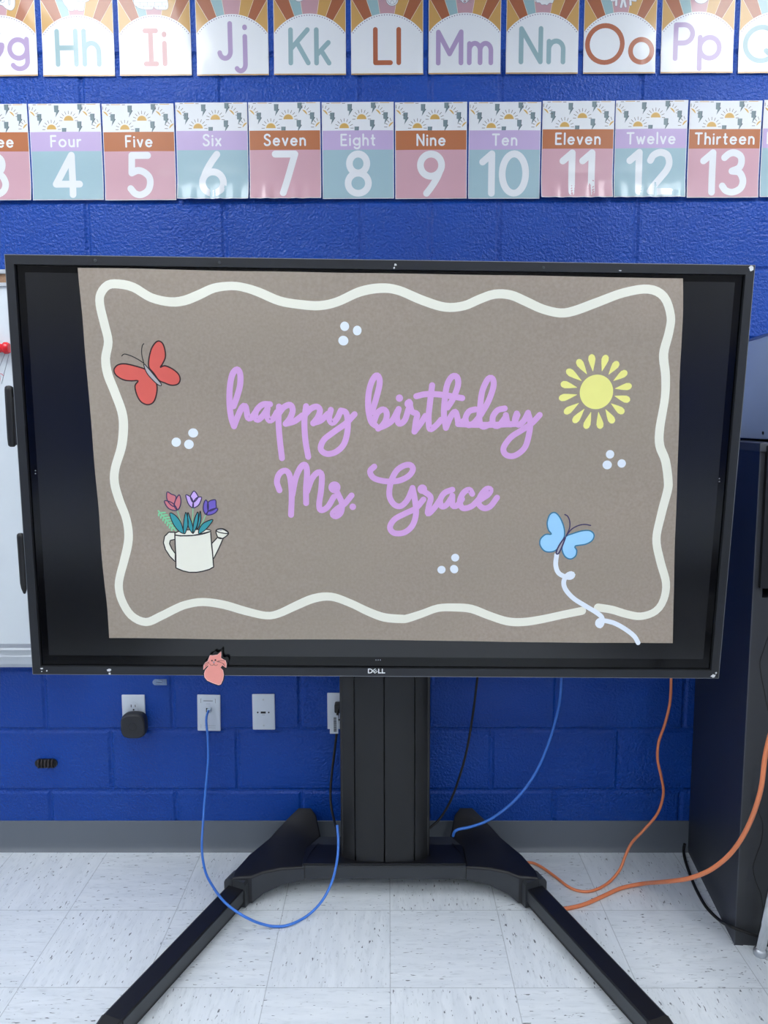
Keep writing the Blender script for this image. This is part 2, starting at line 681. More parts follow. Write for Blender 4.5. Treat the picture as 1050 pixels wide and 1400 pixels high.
# ------------------------------------------------------------------ colours
M_BLOCK = block_material()
M_FLOOR = floor_material()
M_KRAFT = kraft_material()
M_LAMP = lamp_material()
M_WHITEWALL = pm('pale_wall_paint', (196, 200, 204), 0.7)
M_CEIL = pm('ceiling_tile_white', (226, 228, 228), 0.85, bump=0.3, bump_scale=90)
M_BASE = pm('grey_rubber_baseboard', (98, 105, 114), 0.42, var=0.05, scale=6)
M_ALU = pm('brushed_aluminium', (190, 195, 200), 0.35, metal=0.85)
M_BEZEL = pm('charcoal_metal_bezel', (40, 42, 46), 0.42, metal=0.3, var=0.08, scale=12)
M_EDGE = pm('polished_bright_edge', (135, 138, 142), 0.4, metal=0.7)  # polished chamfer catching light, put in as a lighter metal
M_BLACKGLASS = pm('black_border_glass', (7, 7, 9), 0.12, var=0.1, spec=0.35)
M_PANEL = pm('dark_display_panel', (13, 13, 15), 0.22, var=0.04, spec=0.7)
M_BLACK = pm('black_plastic', (16, 16, 18), 0.4, var=0.15, scale=60)
M_SATIN = pm('satin_black_cover', (15, 16, 21), 0.42, var=0.15, scale=25, bump=0.04)
M_GREY = pm('dark_grey_metal', (58, 61, 65), 0.42, metal=0.25, var=0.08, scale=14)
M_COVER = pm('charcoal_column_cover', (27, 28, 30), 0.42, metal=0.2, var=0.08, scale=10)
M_RUBBER = pm('black_rubber', (12, 12, 13), 0.6)
M_PAINTCHIP = pm('bare_white_chip', (222, 224, 226), 0.5, var=0.2, scale=400)
M_LOGO = pm('silver_white_logo', (225, 228, 230), 0.35)
M_PLATE = pm('white_wall_plate_plastic', (206, 214, 224), 0.35)
M_SLOT = pm('dark_socket_slot', (22, 23, 26), 0.6)
M_GREYTXT = pm('grey_print', (140, 146, 152), 0.5)
M_BLUECABLE = pm('blue_cable_jacket', (62, 122, 214), 0.38)
M_ORANGE = pm('orange_cord_jacket', (226, 132, 88), 0.42)
M_CLEAR = pm('frosted_clear_plastic', (150, 172, 208), 0.3, trans=0.3)
M_CHROME = pm('chrome', (205, 208, 212), 0.13, metal=1.0)
M_CABSIDE = pm('navy_grey_laminate', (38, 43, 54), 0.42, var=0.06, scale=8)
M_CABFRONT = pm('dark_grey_laminate', (48, 50, 54), 0.5, var=0.08, scale=40)
M_CABTRIM = pm('grey_edge_band', (66, 69, 76), 0.45)
M_PALEBOX = pm('pale_blue_grey_enamel', (172, 190, 218), 0.4, var=0.04, scale=6)
M_WBOARD = pm('whiteboard_enamel', (214, 222, 228), 0.18, var=0.01)
M_CORK = pm('brown_cork_strip', (150, 118, 92), 0.8, var=0.3, scale=300)
M_RED = pm('glossy_red_plastic', (214, 28, 40), 0.2, var=0.1)
M_PINKINK = pm('pink_marker_ink', (214, 120, 138), 0.5)
M_GREYINK = pm('grey_marker_ink', (150, 156, 166), 0.5)
# banner paints
M_CREAM = pm('cream_poster_paint', (238, 237, 222), 0.6, var=0.03, scale=20)
M_DOT = pm('white_poster_paint', (232, 240, 250), 0.55, var=0.03)
M_LAV = pm('lavender_poster_paint', (216, 166, 222), 0.55, var=0.05, scale=40)
M_LAVRIM = pm('pale_lavender_paint', (230, 190, 240), 0.55)
M_REDP = pm('coral_red_paint', (220, 96, 86), 0.55, var=0.05, scale=40)
M_YEL = pm('soft_yellow_paint', (244, 240, 142), 0.55, var=0.03, scale=30)
M_SKY = pm('sky_blue_paint', (160, 214, 252), 0.55, var=0.04, scale=30)
M_INK = pm('black_brush_ink', (30, 28, 30), 0.55)
M_INKRED = pm('dark_maroon_ink', (52, 22, 28), 0.55)
M_INKBLUE = pm('teal_blue_ink', (44, 118, 156), 0.55)
M_INKNAVY = pm('navy_purple_ink', (58, 48, 92), 0.55)
M_TEALP = pm('deep_teal_paint', (52, 152, 162), 0.55, var=0.06)
M_GREENP = pm('soft_green_paint', (128, 208, 158), 0.6)
M_ROSE = pm('dusty_rose_paint', (208, 122, 130), 0.55)
M_LILAC = pm('lilac_paint', (208, 176, 240), 0.55)
M_VIOLET = pm('violet_paint', (112, 94, 192), 0.55)
M_CATPINK = pm('salmon_pink_card', (240, 156, 144), 0.5, var=0.05, scale=60)
M_CATRIM = pm('light_pink_rim', (252, 196, 190), 0.5)
M_CATBLACK = pm('black_backing_card', (14, 11, 12), 0.6)


def lam(name, col, **k):
    g = .2126 * col[0] + .7152 * col[1] + .0722 * col[2]
    col = tuple((c * .88 + g * .12) * .895 for c in col)
    return pm('laminated_' + name, col, 0.45, coat=0.4, coat_rough=0.09, var=0.025, scale=14, coat_bump=0.035, **k)


L_WHITE = lam('white', (232, 236, 240))
L_RUST = lam('rust', (192, 104, 48))
L_LAVBAND = lam('lavender', (196, 172, 220))
L_TEAL = lam('teal', (156, 192, 204))
L_PINK = lam('pink', (212, 160, 174))
L_SUN = lam('mustard', (216, 168, 72))
L_BOLT = lam('grey_teal', (112, 136, 142))
L_BOLTDK = lam('slate', (70, 88, 96))
L_RAYLINE = lam('brown_line', (104, 90, 74))
L_CREAM = lam('cream_line', (240, 224, 196))
L_MUST = lam('golden', (206, 154, 70))
L_RUST2 = lam('burnt_orange', (172, 88, 42))
L_ROSE = lam('dusty_pink', (200, 150, 160))
L_SAGE = lam('sage_blue', (146, 184, 190))
L_PURP = lam('mauve', (176, 150, 196))
L_SAGEL = lam('sage_letter', (142, 178, 184))
L_RUSTL = lam('rust_letter', (184, 92, 50))
L_PINKL = lam('pink_letter', (206, 150, 150))
L_DOT = lam('plum_dot', (122, 96, 136))
L_OUT = lam('grey_outline', (120, 132, 146))

# ------------------------------------------------------------------ setting
XL, XR, YB, ZC = -4.4, 4.4, -7.2, 2.95
COURSE, BLK, BX = 0.2032, 0.4064, -0.9201


def block_wall():
    bm = bmesh.new()
    g, d = 0.005, 0.0045

    def panel(x0, x1, z0, z1):
        o = [(x0, z0), (x1, z0), (x1, z1), (x0, z1)]
        m = [(x0 + g * .6, z0 + g * .6), (x1 - g * .6, z0 + g * .6), (x1 - g * .6, z1 - g * .6), (x0 + g * .6, z1 - g * .6)]
        i = [(x0 + 2 * g, z0 + 2 * g), (x1 - 2 * g, z0 + 2 * g), (x1 - 2 * g, z1 - 2 * g), (x0 + 2 * g, z1 - 2 * g)]
        A = [bm.verts.new((p[0], d, p[1])) for p in o]
        B = [bm.verts.new((p[0], d, p[1])) for p in m]
        C = [bm.verts.new((p[0], 0, p[1])) for p in i]
        for P, Q in ((A, B), (B, C)):
            for k in range(4):
                j = (k + 1) % 4
                bm.faces.new((P[k], P[j], Q[j], Q[k]))
        bm.faces.new(C)
    n = int(math.ceil(ZC / COURSE))
    for c in range(n):
        z0, z1 = c * COURSE, min((c + 1) * COURSE, ZC)
        off = BX - (BLK / 2 if c % 2 == 0 else 0)
        cuts = [off + k * BLK for k in range(-10, 15)]
        if c in (9, 11):
            cuts.append(off + 2.5 * BLK)
        cuts = sorted([XL] + [q for q in cuts if XL + .02 < q < XR - .02] + [XR])
        for a, b in zip(cuts, cuts[1:]):
            panel(a, b, z0, z1)
    # solid back so the wall has thickness
    box(bm, XL, XR, 0.005, 0.15, 0, ZC)
    return bm


struct('wall_back', block_wall(), M_BLOCK)
bm = bmesh.new()
box(bm, XL, XR, YB, 0.15, -0.1, 0)
struct('floor', bm, M_FLOOR)
bm = bmesh.new()
box(bm, XL, XR, YB, 0.15, ZC, ZC + 0.1)
struct('ceiling', bm, M_CEIL)
bm = bmesh.new()
box(bm, XL - 0.1, XL, YB, 0.15, 0, ZC)
struct('wall_left', bm, M_WHITEWALL)
bm = bmesh.new()
box(bm, XR, XR + 0.1, YB, 0.15, 0, ZC)
struct('wall_right', bm, M_WHITEWALL)
bm = bmesh.new()
box(bm, XL, XR, YB - 0.1, YB, 0, ZC)
struct('wall_front', bm, M_BLOCK)
# cove baseboard
bm = bmesh.new()
prof = [(0, 0.1016), (-0.003, 0.1005), (-0.0035, 0.03), (-0.005, 0.016), (-0.009, 0.006), (-0.014, 0.0012), (-0.014, 0.0), (0, 0)]
prism(bm, prof, lambda p: (XL, p[0], p[1]), lambda p: (XR, p[0], p[1]))
struct('baseboard_back', bm, M_BASE, smooth=0.6)

# ceiling troffers
k = 0
for yi, y in enumerate((-1.0, -3.4, -5.8)):
    for xi, x in enumerate((-3.57, -1.10, 1.37, 3.84)):
        if abs(x) > 4.05:
            continue
        t = thing('ceiling_light', 'fluorescent ceiling troffer with white frame, %s row from the block wall, %s from the left' % (
            ('first', 'second', 'third')[yi], ('first', 'second', 'third', 'fourth')[xi]), 'ceiling light', T(x, y, ZC), 'ceiling troffers')
        bm = bmesh.new()
        for a in ((-.305, -.28, -.61, .61), (.28, .305, -.61, .61), (-.28, .28, -.61, -.585), (-.28, .28, .585, .61)):
            box(bm, a[0], a[1], a[2], a[3], -0.012, 0.0)
        obj('light_frame', bm, M_CEIL, t, local=True)
        bm = bmesh.new()
        box(bm, -.28, .28, -.585, .585, -0.006, 0.0)
        obj('diffuser', bm, M_LAMP, t, local=True)

# added, unseen: far-wall pale board and low dark benches for the screen to reflect
bm = bmesh.new()
box(bm, XL + .3, XR - .3, YB, YB + .02, 1.45, 2.75)
struct('reflection_board_1', bm, pm('pale_grey_reflection_board', (150, 148, 146), .7))
for s_, lab in ((-1, 'unseen low navy bench added for the screen reflection, whiteboard side of the room'), (1, 'unseen low navy bench added for the screen reflection, bookcase side of the room')):
    be = thing('reflection_bench', lab, 'bench', T(s_ * 1.95, -2.55, 0), 'benches added for screen reflections')
    bm = bmesh.new()
    box(bm, -.8, .8, -.2, .2, .04, .40, bev=.006)
    obj('bench_body', bm, pm('navy_laminate', (14, 17, 30), .5), be, local=True)
    bm = bmesh.new()
    box(bm, -.82, .82, -.22, .22, .40, .44, bev=.012)
    obj('seat_cushion', bm, pm('navy_vinyl', (24, 28, 44), .5), be, local=True)

# ------------------------------------------------------------------ interactive display
DO = Vector((-0.0487, -0.5275, 1.2499))
_a, _b, _c = math.radians(1.0615), math.radians(3.0902), math.radians(-0.7780)
_X, _N, _U = Vector((math.cos(_a), math.sin(_a), 0)), Vector((-math.sin(_a), math.cos(_a), 0)), Vector((0, 0, 1))
_U2 = math.cos(_b) * _U - math.sin(_b) * _N
DX = math.cos(_c) * _X + math.sin(_c) * _U2
DU = math.cos(_c) * _U2 - math.sin(_c) * _X
DN = DU.cross(DX)                                  # away from the room
DM = Matrix(((DX.x, DN.x, DU.x, DO.x), (DX.y, DN.y, DU.y, DO.y), (DX.z, DN.z, DU.z, DO.z), (0, 0, 0, 1)))
DW, DH = 1.714, 1.001


def on_disp(px, py, off=0.0):
    """(x, z) on the display's plane, off metres in front of the bezel"""
    d = ray(px, py)
    n = -DN
    o = DO + n * off
    p = CAM + d * ((o - CAM).dot(n) / d.dot(n)) - o
    return (p.dot(DX), p.dot(DU))


disp = thing('interactive_display', 'large black interactive flat panel on a wheeled stand, brown paper banner taped over its screen', 'display', DM)


def ring(bm, xo, zo, xi, zi, y0, y1, bev=0.0):
    fs = []
    rings = []
    for (x, z, y) in ((xo, zo, y0), (xi, zi, y0), (xi, zi, y1), (xo, zo, y1)):
        rings.append([bm.verts.new((sx * x, y, sz * z)) for sx, sz in ((-1, -1), (1, -1), (1, 1), (-1, 1))])
    for a, b in zip(rings, rings[1:] + rings[:1]):
        for k in range(4):
            fs.append(bm.faces.new((a[k], a[(k + 1) % 4], b[(k + 1) % 4], b[k])))
    bmesh.ops.recalc_face_normals(bm, faces=fs)
    return fs


HW, HH = DW / 2, DH / 2
bm = bmesh.new()
ring(bm, HW - .0015, HH - .0015, HW - .0208, HH - .0215, 0.0, 0.03)
frame = obj('bezel_frame', bm, M_BEZEL, disp, local=True)
bm = bmesh.new()
ring(bm, HW, HH, HW - .0016, HH - .0016, 0.0006, 0.028)
obj('edge_strip', bm, M_EDGE, frame, local=True, label='thin bright strip for the light-catching polished bezel edge')
bm = bmesh.new()
box(bm, -HW + .0212, HW - .0212, .0085, .028, -HH + .0219, HH - .0219)
scr = obj('screen_glass', bm, M_BLACKGLASS, disp, local=True)
bm = bmesh.new()
vs = [bm.verts.new((x, .0083, z)) for x, z in ((-.8165, -.4525), (.8165, -.4525), (.8165, .4625), (-.8165, .4625))]
bm.faces.new(vs)
obj('display_area', bm, M_PANEL, scr, local=True)
bm = bmesh.new()
box(bm, -HW + .03, HW - .03, .03, .075, -HH + .03, HH - .03, bev=.012, seg=3)
obj('back_cover', bm, M_BLACK, disp, local=True)
bm = bmesh.new()
box(bm, -.35, .35, .075, .1, -.25, .25, bev=.006)
box(bm, -.1, .12, .1, .245, -.2, .2, bev=.006)
obj('mount_bracket', bm, M_GREY, disp, local=True)

# maker's mark on the lower bezel
c0 = on_disp(515, 917.3)
pr = Print()
s = .0105
yl = c0[1] - s / 2
xx = c0[0] - .0205
wdl = .0026
pr.stroke(ln((xx, yl), (xx, yl + s)), wdl, 0, .4)
pr.stroke([(xx + .001 + p[0], yl + p[1]) for p in arc(.001, s / 2, .0075, s / 2, 90, -90)], wdl, 0, .6)
ex, ez = xx + .0165, yl + s / 2
rt = math.radians(38)


def rotp(p):
    return (ex + p[0] * math.cos(rt) - p[1] * math.sin(rt), ez + p[0] * math.sin(rt) + p[1] * math.cos(rt))


for q in ([(-.004, -.0042), (-.004, .0042)], [(-.004, .0042), (.004, .0042)], [(-.004, 0), (.0035, 0)], [(-.004, -.0042), (.004, -.0042)]):
    pr.stroke([rotp(p) for p in ln(*q)], .0017, 0, .8)
for lx in (xx + .0255, xx + .0345):
    pr.stroke(ln((lx, yl + s), (lx, yl)), wdl, 0, 1.1)
    pr.stroke(ln((lx, yl + .0004), (lx + .006, yl + .0004)), wdl, 0, 1.2)
pr.build('logo', [M_LOGO], lambda u, v, L: (u, -.0003 - L * .0002, v), frame, label='small silver white maker logo lettering')

# bare chips in the bezel paint and the small screws
rnd = random.Random(7)


def chip(px, py, wpx, hpx, seed):
    cx, cz = on_disp(px, py)
    k = .00166
    pr = Print()
    r = random.Random(seed)
    pts = []
    for i in range(11):
        a = 2 * PI * i / 11
        q = r.uniform(.55, 1.0)
        pts.append((cx + math.cos(a) * wpx * k / 2 * q, cz + math.sin(a) * hpx * k / 2 * q))
    pr.poly(pts, 0, .5, cut=False)
    pr.build('paint_chip', [M_PAINTCHIP], lambda u, v, L: (u, -.0003, v), frame, label='bare white chip in the bezel paint')


for i, (px, py, a, b) in enumerate(((540.5, 362, 5, 4), (539, 366, 3, 4), (1027, 367, 8, 8), (149, 916, 8, 6), (150, 921, 5, 5), (975, 924, 9, 7),
                                   (979, 920, 4, 4), (848, 370, 5, 2), (57, 914, 6, 3), (64, 917, 3, 3), (57, 918, 3, 2))):
    chip(px, py, a, b, i + 3)
for i, (px, py) in enumerate(((130, 356), (300, 359), (743, 366))):
    cx, cz = on_disp(px, py)
    bm = bmesh.new()
    lathe(bm, [(0, 0), (.0034, 0), (.0034, .0008), (.0026, .0012), (0, .0012)], Matrix.Translation((cx, 0, cz)) @ Matrix.Rotation(PI / 2, 4, 'X'), 16)
    obj('screw', bm, M_GREY, frame, local=True, label='small screw head in the top bezel')
# pin-prick sensor windows in the black border
for px, py in ((514, 904), (517, 904), (520, 904), (46.5, 644), (46.5, 648), (985.5, 655), (985.5, 659)):
    cx, cz = on_disp(px, py)
    bm = bmesh.new()
    box(bm, cx - .0012, cx + .0012, .0076, .0086, cz - .0012, cz + .0012)
    obj('sensor_window', bm, M_GREYTXT, scr, local=True)

# two styluses in magnetic holders on the left edge
for i, (p0, p1, lab) in enumerate((((9.5, 527), (17, 611), 'black stylus clipped to the left edge of the display, the upper one'),
                                   ((27, 729), (32, 809), 'black stylus clipped to the left edge of the display, the lower one'))):
    a, b = on_disp(*p0), on_disp(*p1)
    L = a[1] - b[1]
    M = DM @ Matrix.Translation(((a[0] + b[0]) / 2, .004, (a[1] + b[1]) / 2)) @ Matrix.Rotation(math.atan2(b[0] - a[0], L) * .6, 4, 'Y')
    st = thing('stylus_pen', lab, 'stylus', M, 'styluses on the display edge')
    bm = bmesh.new()
    r = .0098 if i == 0 else .0085
    lathe(bm, [(0, L / 2), (r * .6, L / 2 - .001), (r * .92, L / 2 - .004), (r, L / 2 - .01), (r, -L / 2 + .02), (r * .92, -L / 2 + (.008 if i == 0 else .016))], None, 20)
    obj('pen_barrel', bm, M_BLACK, st, local=True, smooth=.7)
    bm = bmesh.new()
    if i == 0:
        lathe(bm, [(r * .92, -L / 2 + .008), (r * .85, -L / 2 + .003), (r * .5, -L / 2), (0, -L / 2)], None, 20)
    else:
        lathe(bm, [(r * .92, -L / 2 + .016), (r * .8, -L / 2 + .008), (.0032, -L / 2 - .004), (.002, -L / 2 - .006), (0, -L / 2 - .0065)], None, 20)
    obj('pen_tip', bm, M_RUBBER, st, local=True, smooth=.7)
    z0, z1 = (a[1] + b[1]) / 2 - L * .47, (a[1] + b[1]) / 2 + L * .31
    bm = bmesh.new()
    box(bm, -HW - .0085, -HW + .0, .0, .018, z0, z1, bev=.002)
    obj('pen_holder', bm, M_BLACK, disp, local=True)

# ------------------------------------------------------------------ stand
SM = T(-0.041, -0.235, 0)
stand = thing('display_stand', 'black wheeled floor stand with central column and splayed legs under the display', 'stand', SM)
CXL, CXR = -.1725, .0915            # column sides
CC = (CXL + CXR) / 2


def colpanel(x0, x1, y0, bulge, z0, z1, back):
    """front cover strip, its face slightly bowed towards the room"""
    bm = bmesh.new()
    n = 6
    pts = []
    for i in range(n + 1):
        x = x0 + (x1 - x0) * i / n
        q = (x - CC) / (CXR - CC)
        e = abs(q) ** 4 * .03
        pts.append((x, y0 - bulge * (1 - q * q) + e))
    pts += [(x1, back), (x0, back)]
    prism(bm, pts, lambda p: (p[0], p[1], z0), lambda p: (p[0], p[1], z1))
    return bm


ZB, ZT = .092, 1.2
seams = [CXL + .005, -.1285, -.0425, .0455, CXR - .005]
for i in range(4):
    a, b = seams[i] + .0022, seams[i + 1] - .0022
    obj('column_panel', colpanel(a, b, -.222, .008, ZB + .002, ZT, -.19), M_COVER, stand, smooth=.5)
bm = bmesh.new()
box(bm, CXL, CXR, -.198, -.075, .06, ZT, bev=.004)
obj('column_core', bm, M_BLACK, stand)

# cross spine with a raised front lip
bm = bmesh.new()
prism(bm, [(-.243, .052), (-.243, .088), (-.238, .0905), (-.205, .091), (-.093, .098), (-.088, .095), (-.088, .05)],
      lambda p: (-.284, p[0], p[1]), lambda p: (.196, p[0], p[1]))
for v in bm.verts:
    pass
obj('spine', bm, [M_GREY], stand)
bm = bmesh.new()
box(bm, -.284, .196, -.237, -.09, .0905, .0955, bev=.002)
obj('spine_cover', bm, M_SATIN, stand)


def mirx(x, s):
    return CC + s * (x - CC)


def make_side(s):
    """hub, front leg and rear caster housing; s = 1 builds the right-hand set"""
    # hub: a solid plate swept between the spine seam, the rear foot and the front sleeve
    def P(x, y, z):
        return Vector((mirx(x, s), y, z))
    top = [(.196, -.243, .090), (.262, -.252, .091), (.312, -.272, .092), (.342, -.292, .090), (.398, -.296, .088), (.398, -.262, .090), (.368, -.190, .098),
           (.318, -.122, .112), (.270, -.068, .146), (.236, -.034, .166), (.196, -.034, .166), (.176, -.054, .150), (.160, -.092, .098), (.196, -.15, .096)]
    bot = [(.196, -.243, .050), (.262, -.254, .040), (.312, -.274, .026), (.342, -.294, .010), (.398, -.298, .010), (.402, -.262, .010), (.376, -.190, .018),
           (.326, -.122, .03), (.276, -.064, .05), (.236, -.032, .070), (.196, -.032, .072), (.172, -.054, .074), (.158, -.092, .06), (.196, -.15, .05)]
    bm = bmesh.new()
    A = [bm.verts.new(P(*p)) for p in top]
    B = [bm.verts.new(P(*p)) for p in bot]
    n = len(A)
    f1 = bm.faces.new(A)
    f2 = bm.faces.new(B[::-1])
    side = []
    for i in range(n):
        j = (i + 1) % n
        f = bm.faces.new((A[i], B[i], B[j], A[j]))
        f.material_index = 1 if i in (0, 1, 2) else 0
        side.append(f)
    bmesh.ops.triangulate(bm, faces=[f1, f2])
    bmesh.ops.recalc_face_normals(bm, faces=bm.faces[:])
    es = [e for e in bm.edges if len(e.link_faces) == 2 and all(v in A for v in e.verts) and any(f in side for f in e.link_faces)]
    bmesh.ops.bevel(bm, geom=es, offset=.007, segments=3, profile=.5, affect='EDGES')
    obj('leg_hub', bm, [M_SATIN, M_GREY], stand, smooth=.6)
    # seam between hub and spine
    bm = bmesh.new()
    tube(bm, [P(.196, -.2435, .052), P(.196, -.2440, .0905), P(.194, -.225, .0965), P(.184, -.18, .0975), P(.165, -.13, .0985)], .0011, 6)
    obj('seam', bm, M_BLACK, stand)
    # front leg: profiled beam with a black cap strip, grey side and dark foot rail
    a = Vector((mirx(.372, s), -.250, 0))
    b = Vector((mirx(.588, s), -.838, 0))
    d = (b - a).normalized()
    n_ = Vector((-d.y, d.x, 0)) * (1 if s > 0 else -1)          # outwards
    if n_.x * s < 0:
        n_ = -n_
    W = .027

    def sweep(prof, t0, t1, bev=0):
        bm = bmesh.new()
        prism(bm, prof, lambda p: a + d * t0 + n_ * p[0] + Vector((0, 0, p[1])), lambda p: a + d * t1 + n_ * p[0] + Vector((0, 0, p[1])))
        return bm
    L = (b - a).length
    leg = obj('leg', sweep([(-W, .018), (-W, .058), (-W + .002, .061), (W - .007, .062), (W - .001, .058), (W + .001, .05), (W + .001, .018)], .0, L - .055), M_SATIN, stand, smooth=.5)
    obj('side_panel', sweep([(-W - .0018, .024), (-W - .0018, .057), (-W + .001, .057), (-W + .001, .024)], .02, L - .057), M_GREY, leg)
    obj('base_rail', sweep([(-W + .006, .006), (-W + .006, .019), (W - .006, .019), (W - .006, .006)], .0, L - .04), M_RUBBER, leg)
    # sleeve collar where the leg leaves the hub
    bm = sweep([(-W - .007, .006), (-W - .007, .073), (-W - .002, .081), (W - .006, .0835), (W + .004, .078), (W + .008, .07), (W + .008, .006)], .005, .052)
    obj('leg_collar', bm, M_GREY, stand, smooth=.5)
    # end cap
    bm = bmesh.new()
    pr_ = [(-W - .002, .004), (-W - .002, .056), (-W + .002, .0625), (W - .007, .0635), (W, .059), (W + .002, .05), (W + .002, .004)]
    prism(bm, pr_, lambda p: a + d * (L - .054) + n_ * p[0] + Vector((0, 0, p[1])),
          lambda p: a + d * (L - (.004 if p[1] < .03 else .018)) + n_ * (p[0] * .86) + Vector((0, 0, p[1] * .9)))
    obj('end_cap', bm, M_BLACK, leg, smooth=.5)
    # casters
    for (cx, cy, rr) in ((.208, -.062, .031),):
        bm = bmesh.new()
        M = Matrix.Translation(P(cx, cy, rr)) @ Matrix.Rotation(PI / 2, 4, 'Y')
        lathe(bm, [(0, -.012), (rr * .6, -.012), (rr * .92, -.011), (rr, -.007), (rr, .007), (rr * .92, .011), (rr * .6, .012), (0, .012)], M, 24)
        cst = obj('caster_wheel', bm, M_RUBBER, stand, smooth=.6)
        bm = bmesh.new()
        c = P(cx, cy, 0)
        box(bm, c.x - .02, c.x - .015, c.y - .014, c.y + .014, rr - .008, .09, bev=.001)
        box(bm, c.x + .015, c.x + .02, c.y - .014, c.y + .014, rr - .008, .09, bev=.001)
        box(bm, c.x - .02, c.x + .02, c.y - .014, c.y + .014, .066, .09, bev=.001)
        obj('caster_fork', bm, M_BLACK, cst)
    for t in (L - .1,):
        bm = bmesh.new()
        c = a + d * t
        lathe(bm, [(0, 0), (.012, 0), (.013, .003), (.013, .007), (0, .007)], Matrix.Translation(c), 18)
        obj('foot_pad', bm, M_RUBBER, leg, smooth=.6)


make_side(1)
make_side(-1)

# ------------------------------------------------------------------ brown paper banner
PC = [on_disp(*p) for p in ((107, 366.5), (933, 381), (919.5, 879), (150, 871.5))]     # TL TR BR BL
BM_ = DM


def wr(x, z):
    """how far the paper stands off the glass: soft rolls and creases, looser at the bottom"""
    v = Vector((x * 2.2, z * 3.5, .7))
    h = .0055 * noise.noise(v) + 0.0014 * noise.noise(Vector((x * 7, z * 9, 3.1))) + .0005 * noise.noise(Vector((x * 20, z * 24, 5)))
    h += .0012 * math.sin(z * 21 + 2.5 * noise.noise(Vector((x * 1.3, z, 9))))
    lo = max(0.0, (-.25 - z)) / .2
    return .0056 + h + .0022 * min(1.0, lo) ** 2


def lay_banner(u, v, L):
    return (u, -(wr(u, v) - .0036) - L * .0002, v)


ban = None


def banner_sheet():
    pr = Print(.012, .012)
    tl, tr, br, bl = PC

    def edge(a, b, n, amp, sd):
        out = []
        for i in range(n):
            t = i / n
            nx, nz = -(b[1] - a[1]), (b[0] - a[0])
            l = math.hypot(nx, nz)
            q = amp * noise.noise(Vector((t * 6, sd, 0))) * min(1, 6 * t * (1 - t) * 4)
            out.append((a[0] + (b[0] - a[0]) * t + nx / l * q, a[1] + (b[1] - a[1]) * t + nz / l * q))
        return out
    pts = edge(bl, br, 40, .0015, 1) + edge(br, tr, 26, .0025, 2) + edge(tr, tl, 40, .0015, 3) + edge(tl, bl, 26, .003, 4)
    pr.poly(pts, 0, 0)
    return pr


ban = banner_sheet().build('paper_banner', [M_KRAFT], lay_banner, None, M=DM)
tag(ban, 'brown kraft paper birthday banner with painted border and drawings hung on the display', 'banner')


def DP(pts, ox=0, oy=0, sc=1.0):
    """traced positions on the photograph of a drawing -> banner coordinates"""
    return [on_disp(ox + p[0] / sc, oy + p[1] / sc, .002) for p in pts]


def smooth2(pts, step=.005, closed=False):
    return [(v.x, v.y) for v in catmull([(p[0], p[1], 0) for p in pts], step, closed)]


PXM = .00166            # metres per photo pixel on the banner

# border
bord = [(796, 835.5), (773, 840), (740, 847), (715, 850.6), (693, 849.5), (669, 842), (645, 833), (623, 831), (599, 832), (577, 839.7), (557.5, 846), (549, 846.8),
        (525, 844.6), (503, 836.5), (479, 825), (452.7, 816), (428.6, 818.3), (404.5, 828.2), (380.4, 839), (363, 841.3), (334, 834.5), (305, 826), (277, 822.5),
        (255, 826), (240, 832), (220, 842), (200, 850), (180, 841), (167, 820), (163, 800), (166, 782), (170, 767), (176, 737), (173, 710), (163, 683), (157, 660), (158, 640),
        (167, 607), (168, 570), (157, 537), (147, 512), (144, 490), (148, 467), (143, 443), (137, 417), (138, 402), (148, 390), (163, 388.5), (183, 393), (207, 407),
        (233, 413), (253, 411), (273, 403), (293, 394), (317, 391), (335, 393.5), (354, 399.6), (382.6, 411.6), (411, 416.5), (437.3, 418), (461.4, 412.7), (492, 399),
        (520.6, 394), (544.7, 397), (577, 410.5), (608, 420), (634, 418.2), (656, 409), (676, 402.4), (697.7, 403.5), (719.6, 412.7), (741.5, 422.6), (765.6, 428),
        (785, 425), (815, 414), (852, 400.5), (886, 395.5), (907, 406), (916, 432), (914, 454), (907, 484), (910, 514.6), (909, 545), (902, 585), (902, 609),
        (910, 630), (914, 658), (913, 672), (905, 703), (898, 737), (903, 767), (911, 797), (908, 820), (897, 836), (877, 843), (857, 840), (837, 834), (818, 831)]
pr = Print()
bp_ = smooth2(DP(bord), .012)


def wob(t):
    return .0205 + .0022 * noise.noise(Vector((t * 40, 1, 2))) + .002 * noise.noise(Vector((t * 12, 4, 2)))


pr.stroke(bp_, wob, 0, 1)
pr.build('wavy_border', [M_CREAM], lay_banner, ban, label='cream painted wavy border')


# script lettering, traced as brush strokes
def script(name, groups, wd, label):
    pr = Print()
    for ox, oy, sc, strokes in groups:
        for s_ in strokes:
            if len(s_) == 1:
                c = DP([s_[0][:2]], ox, oy, sc)[0]
                r = s_[0][2] / sc * PXM
                pr.ellipse(c[0], c[1], r, r, 0, 1)
            else:
                pr.stroke(smooth2(DP(s_, ox, oy, sc), .004), wd, 0, 1)
    return pr.build(name, [M_LAV], lay_banner, ban, label=label)


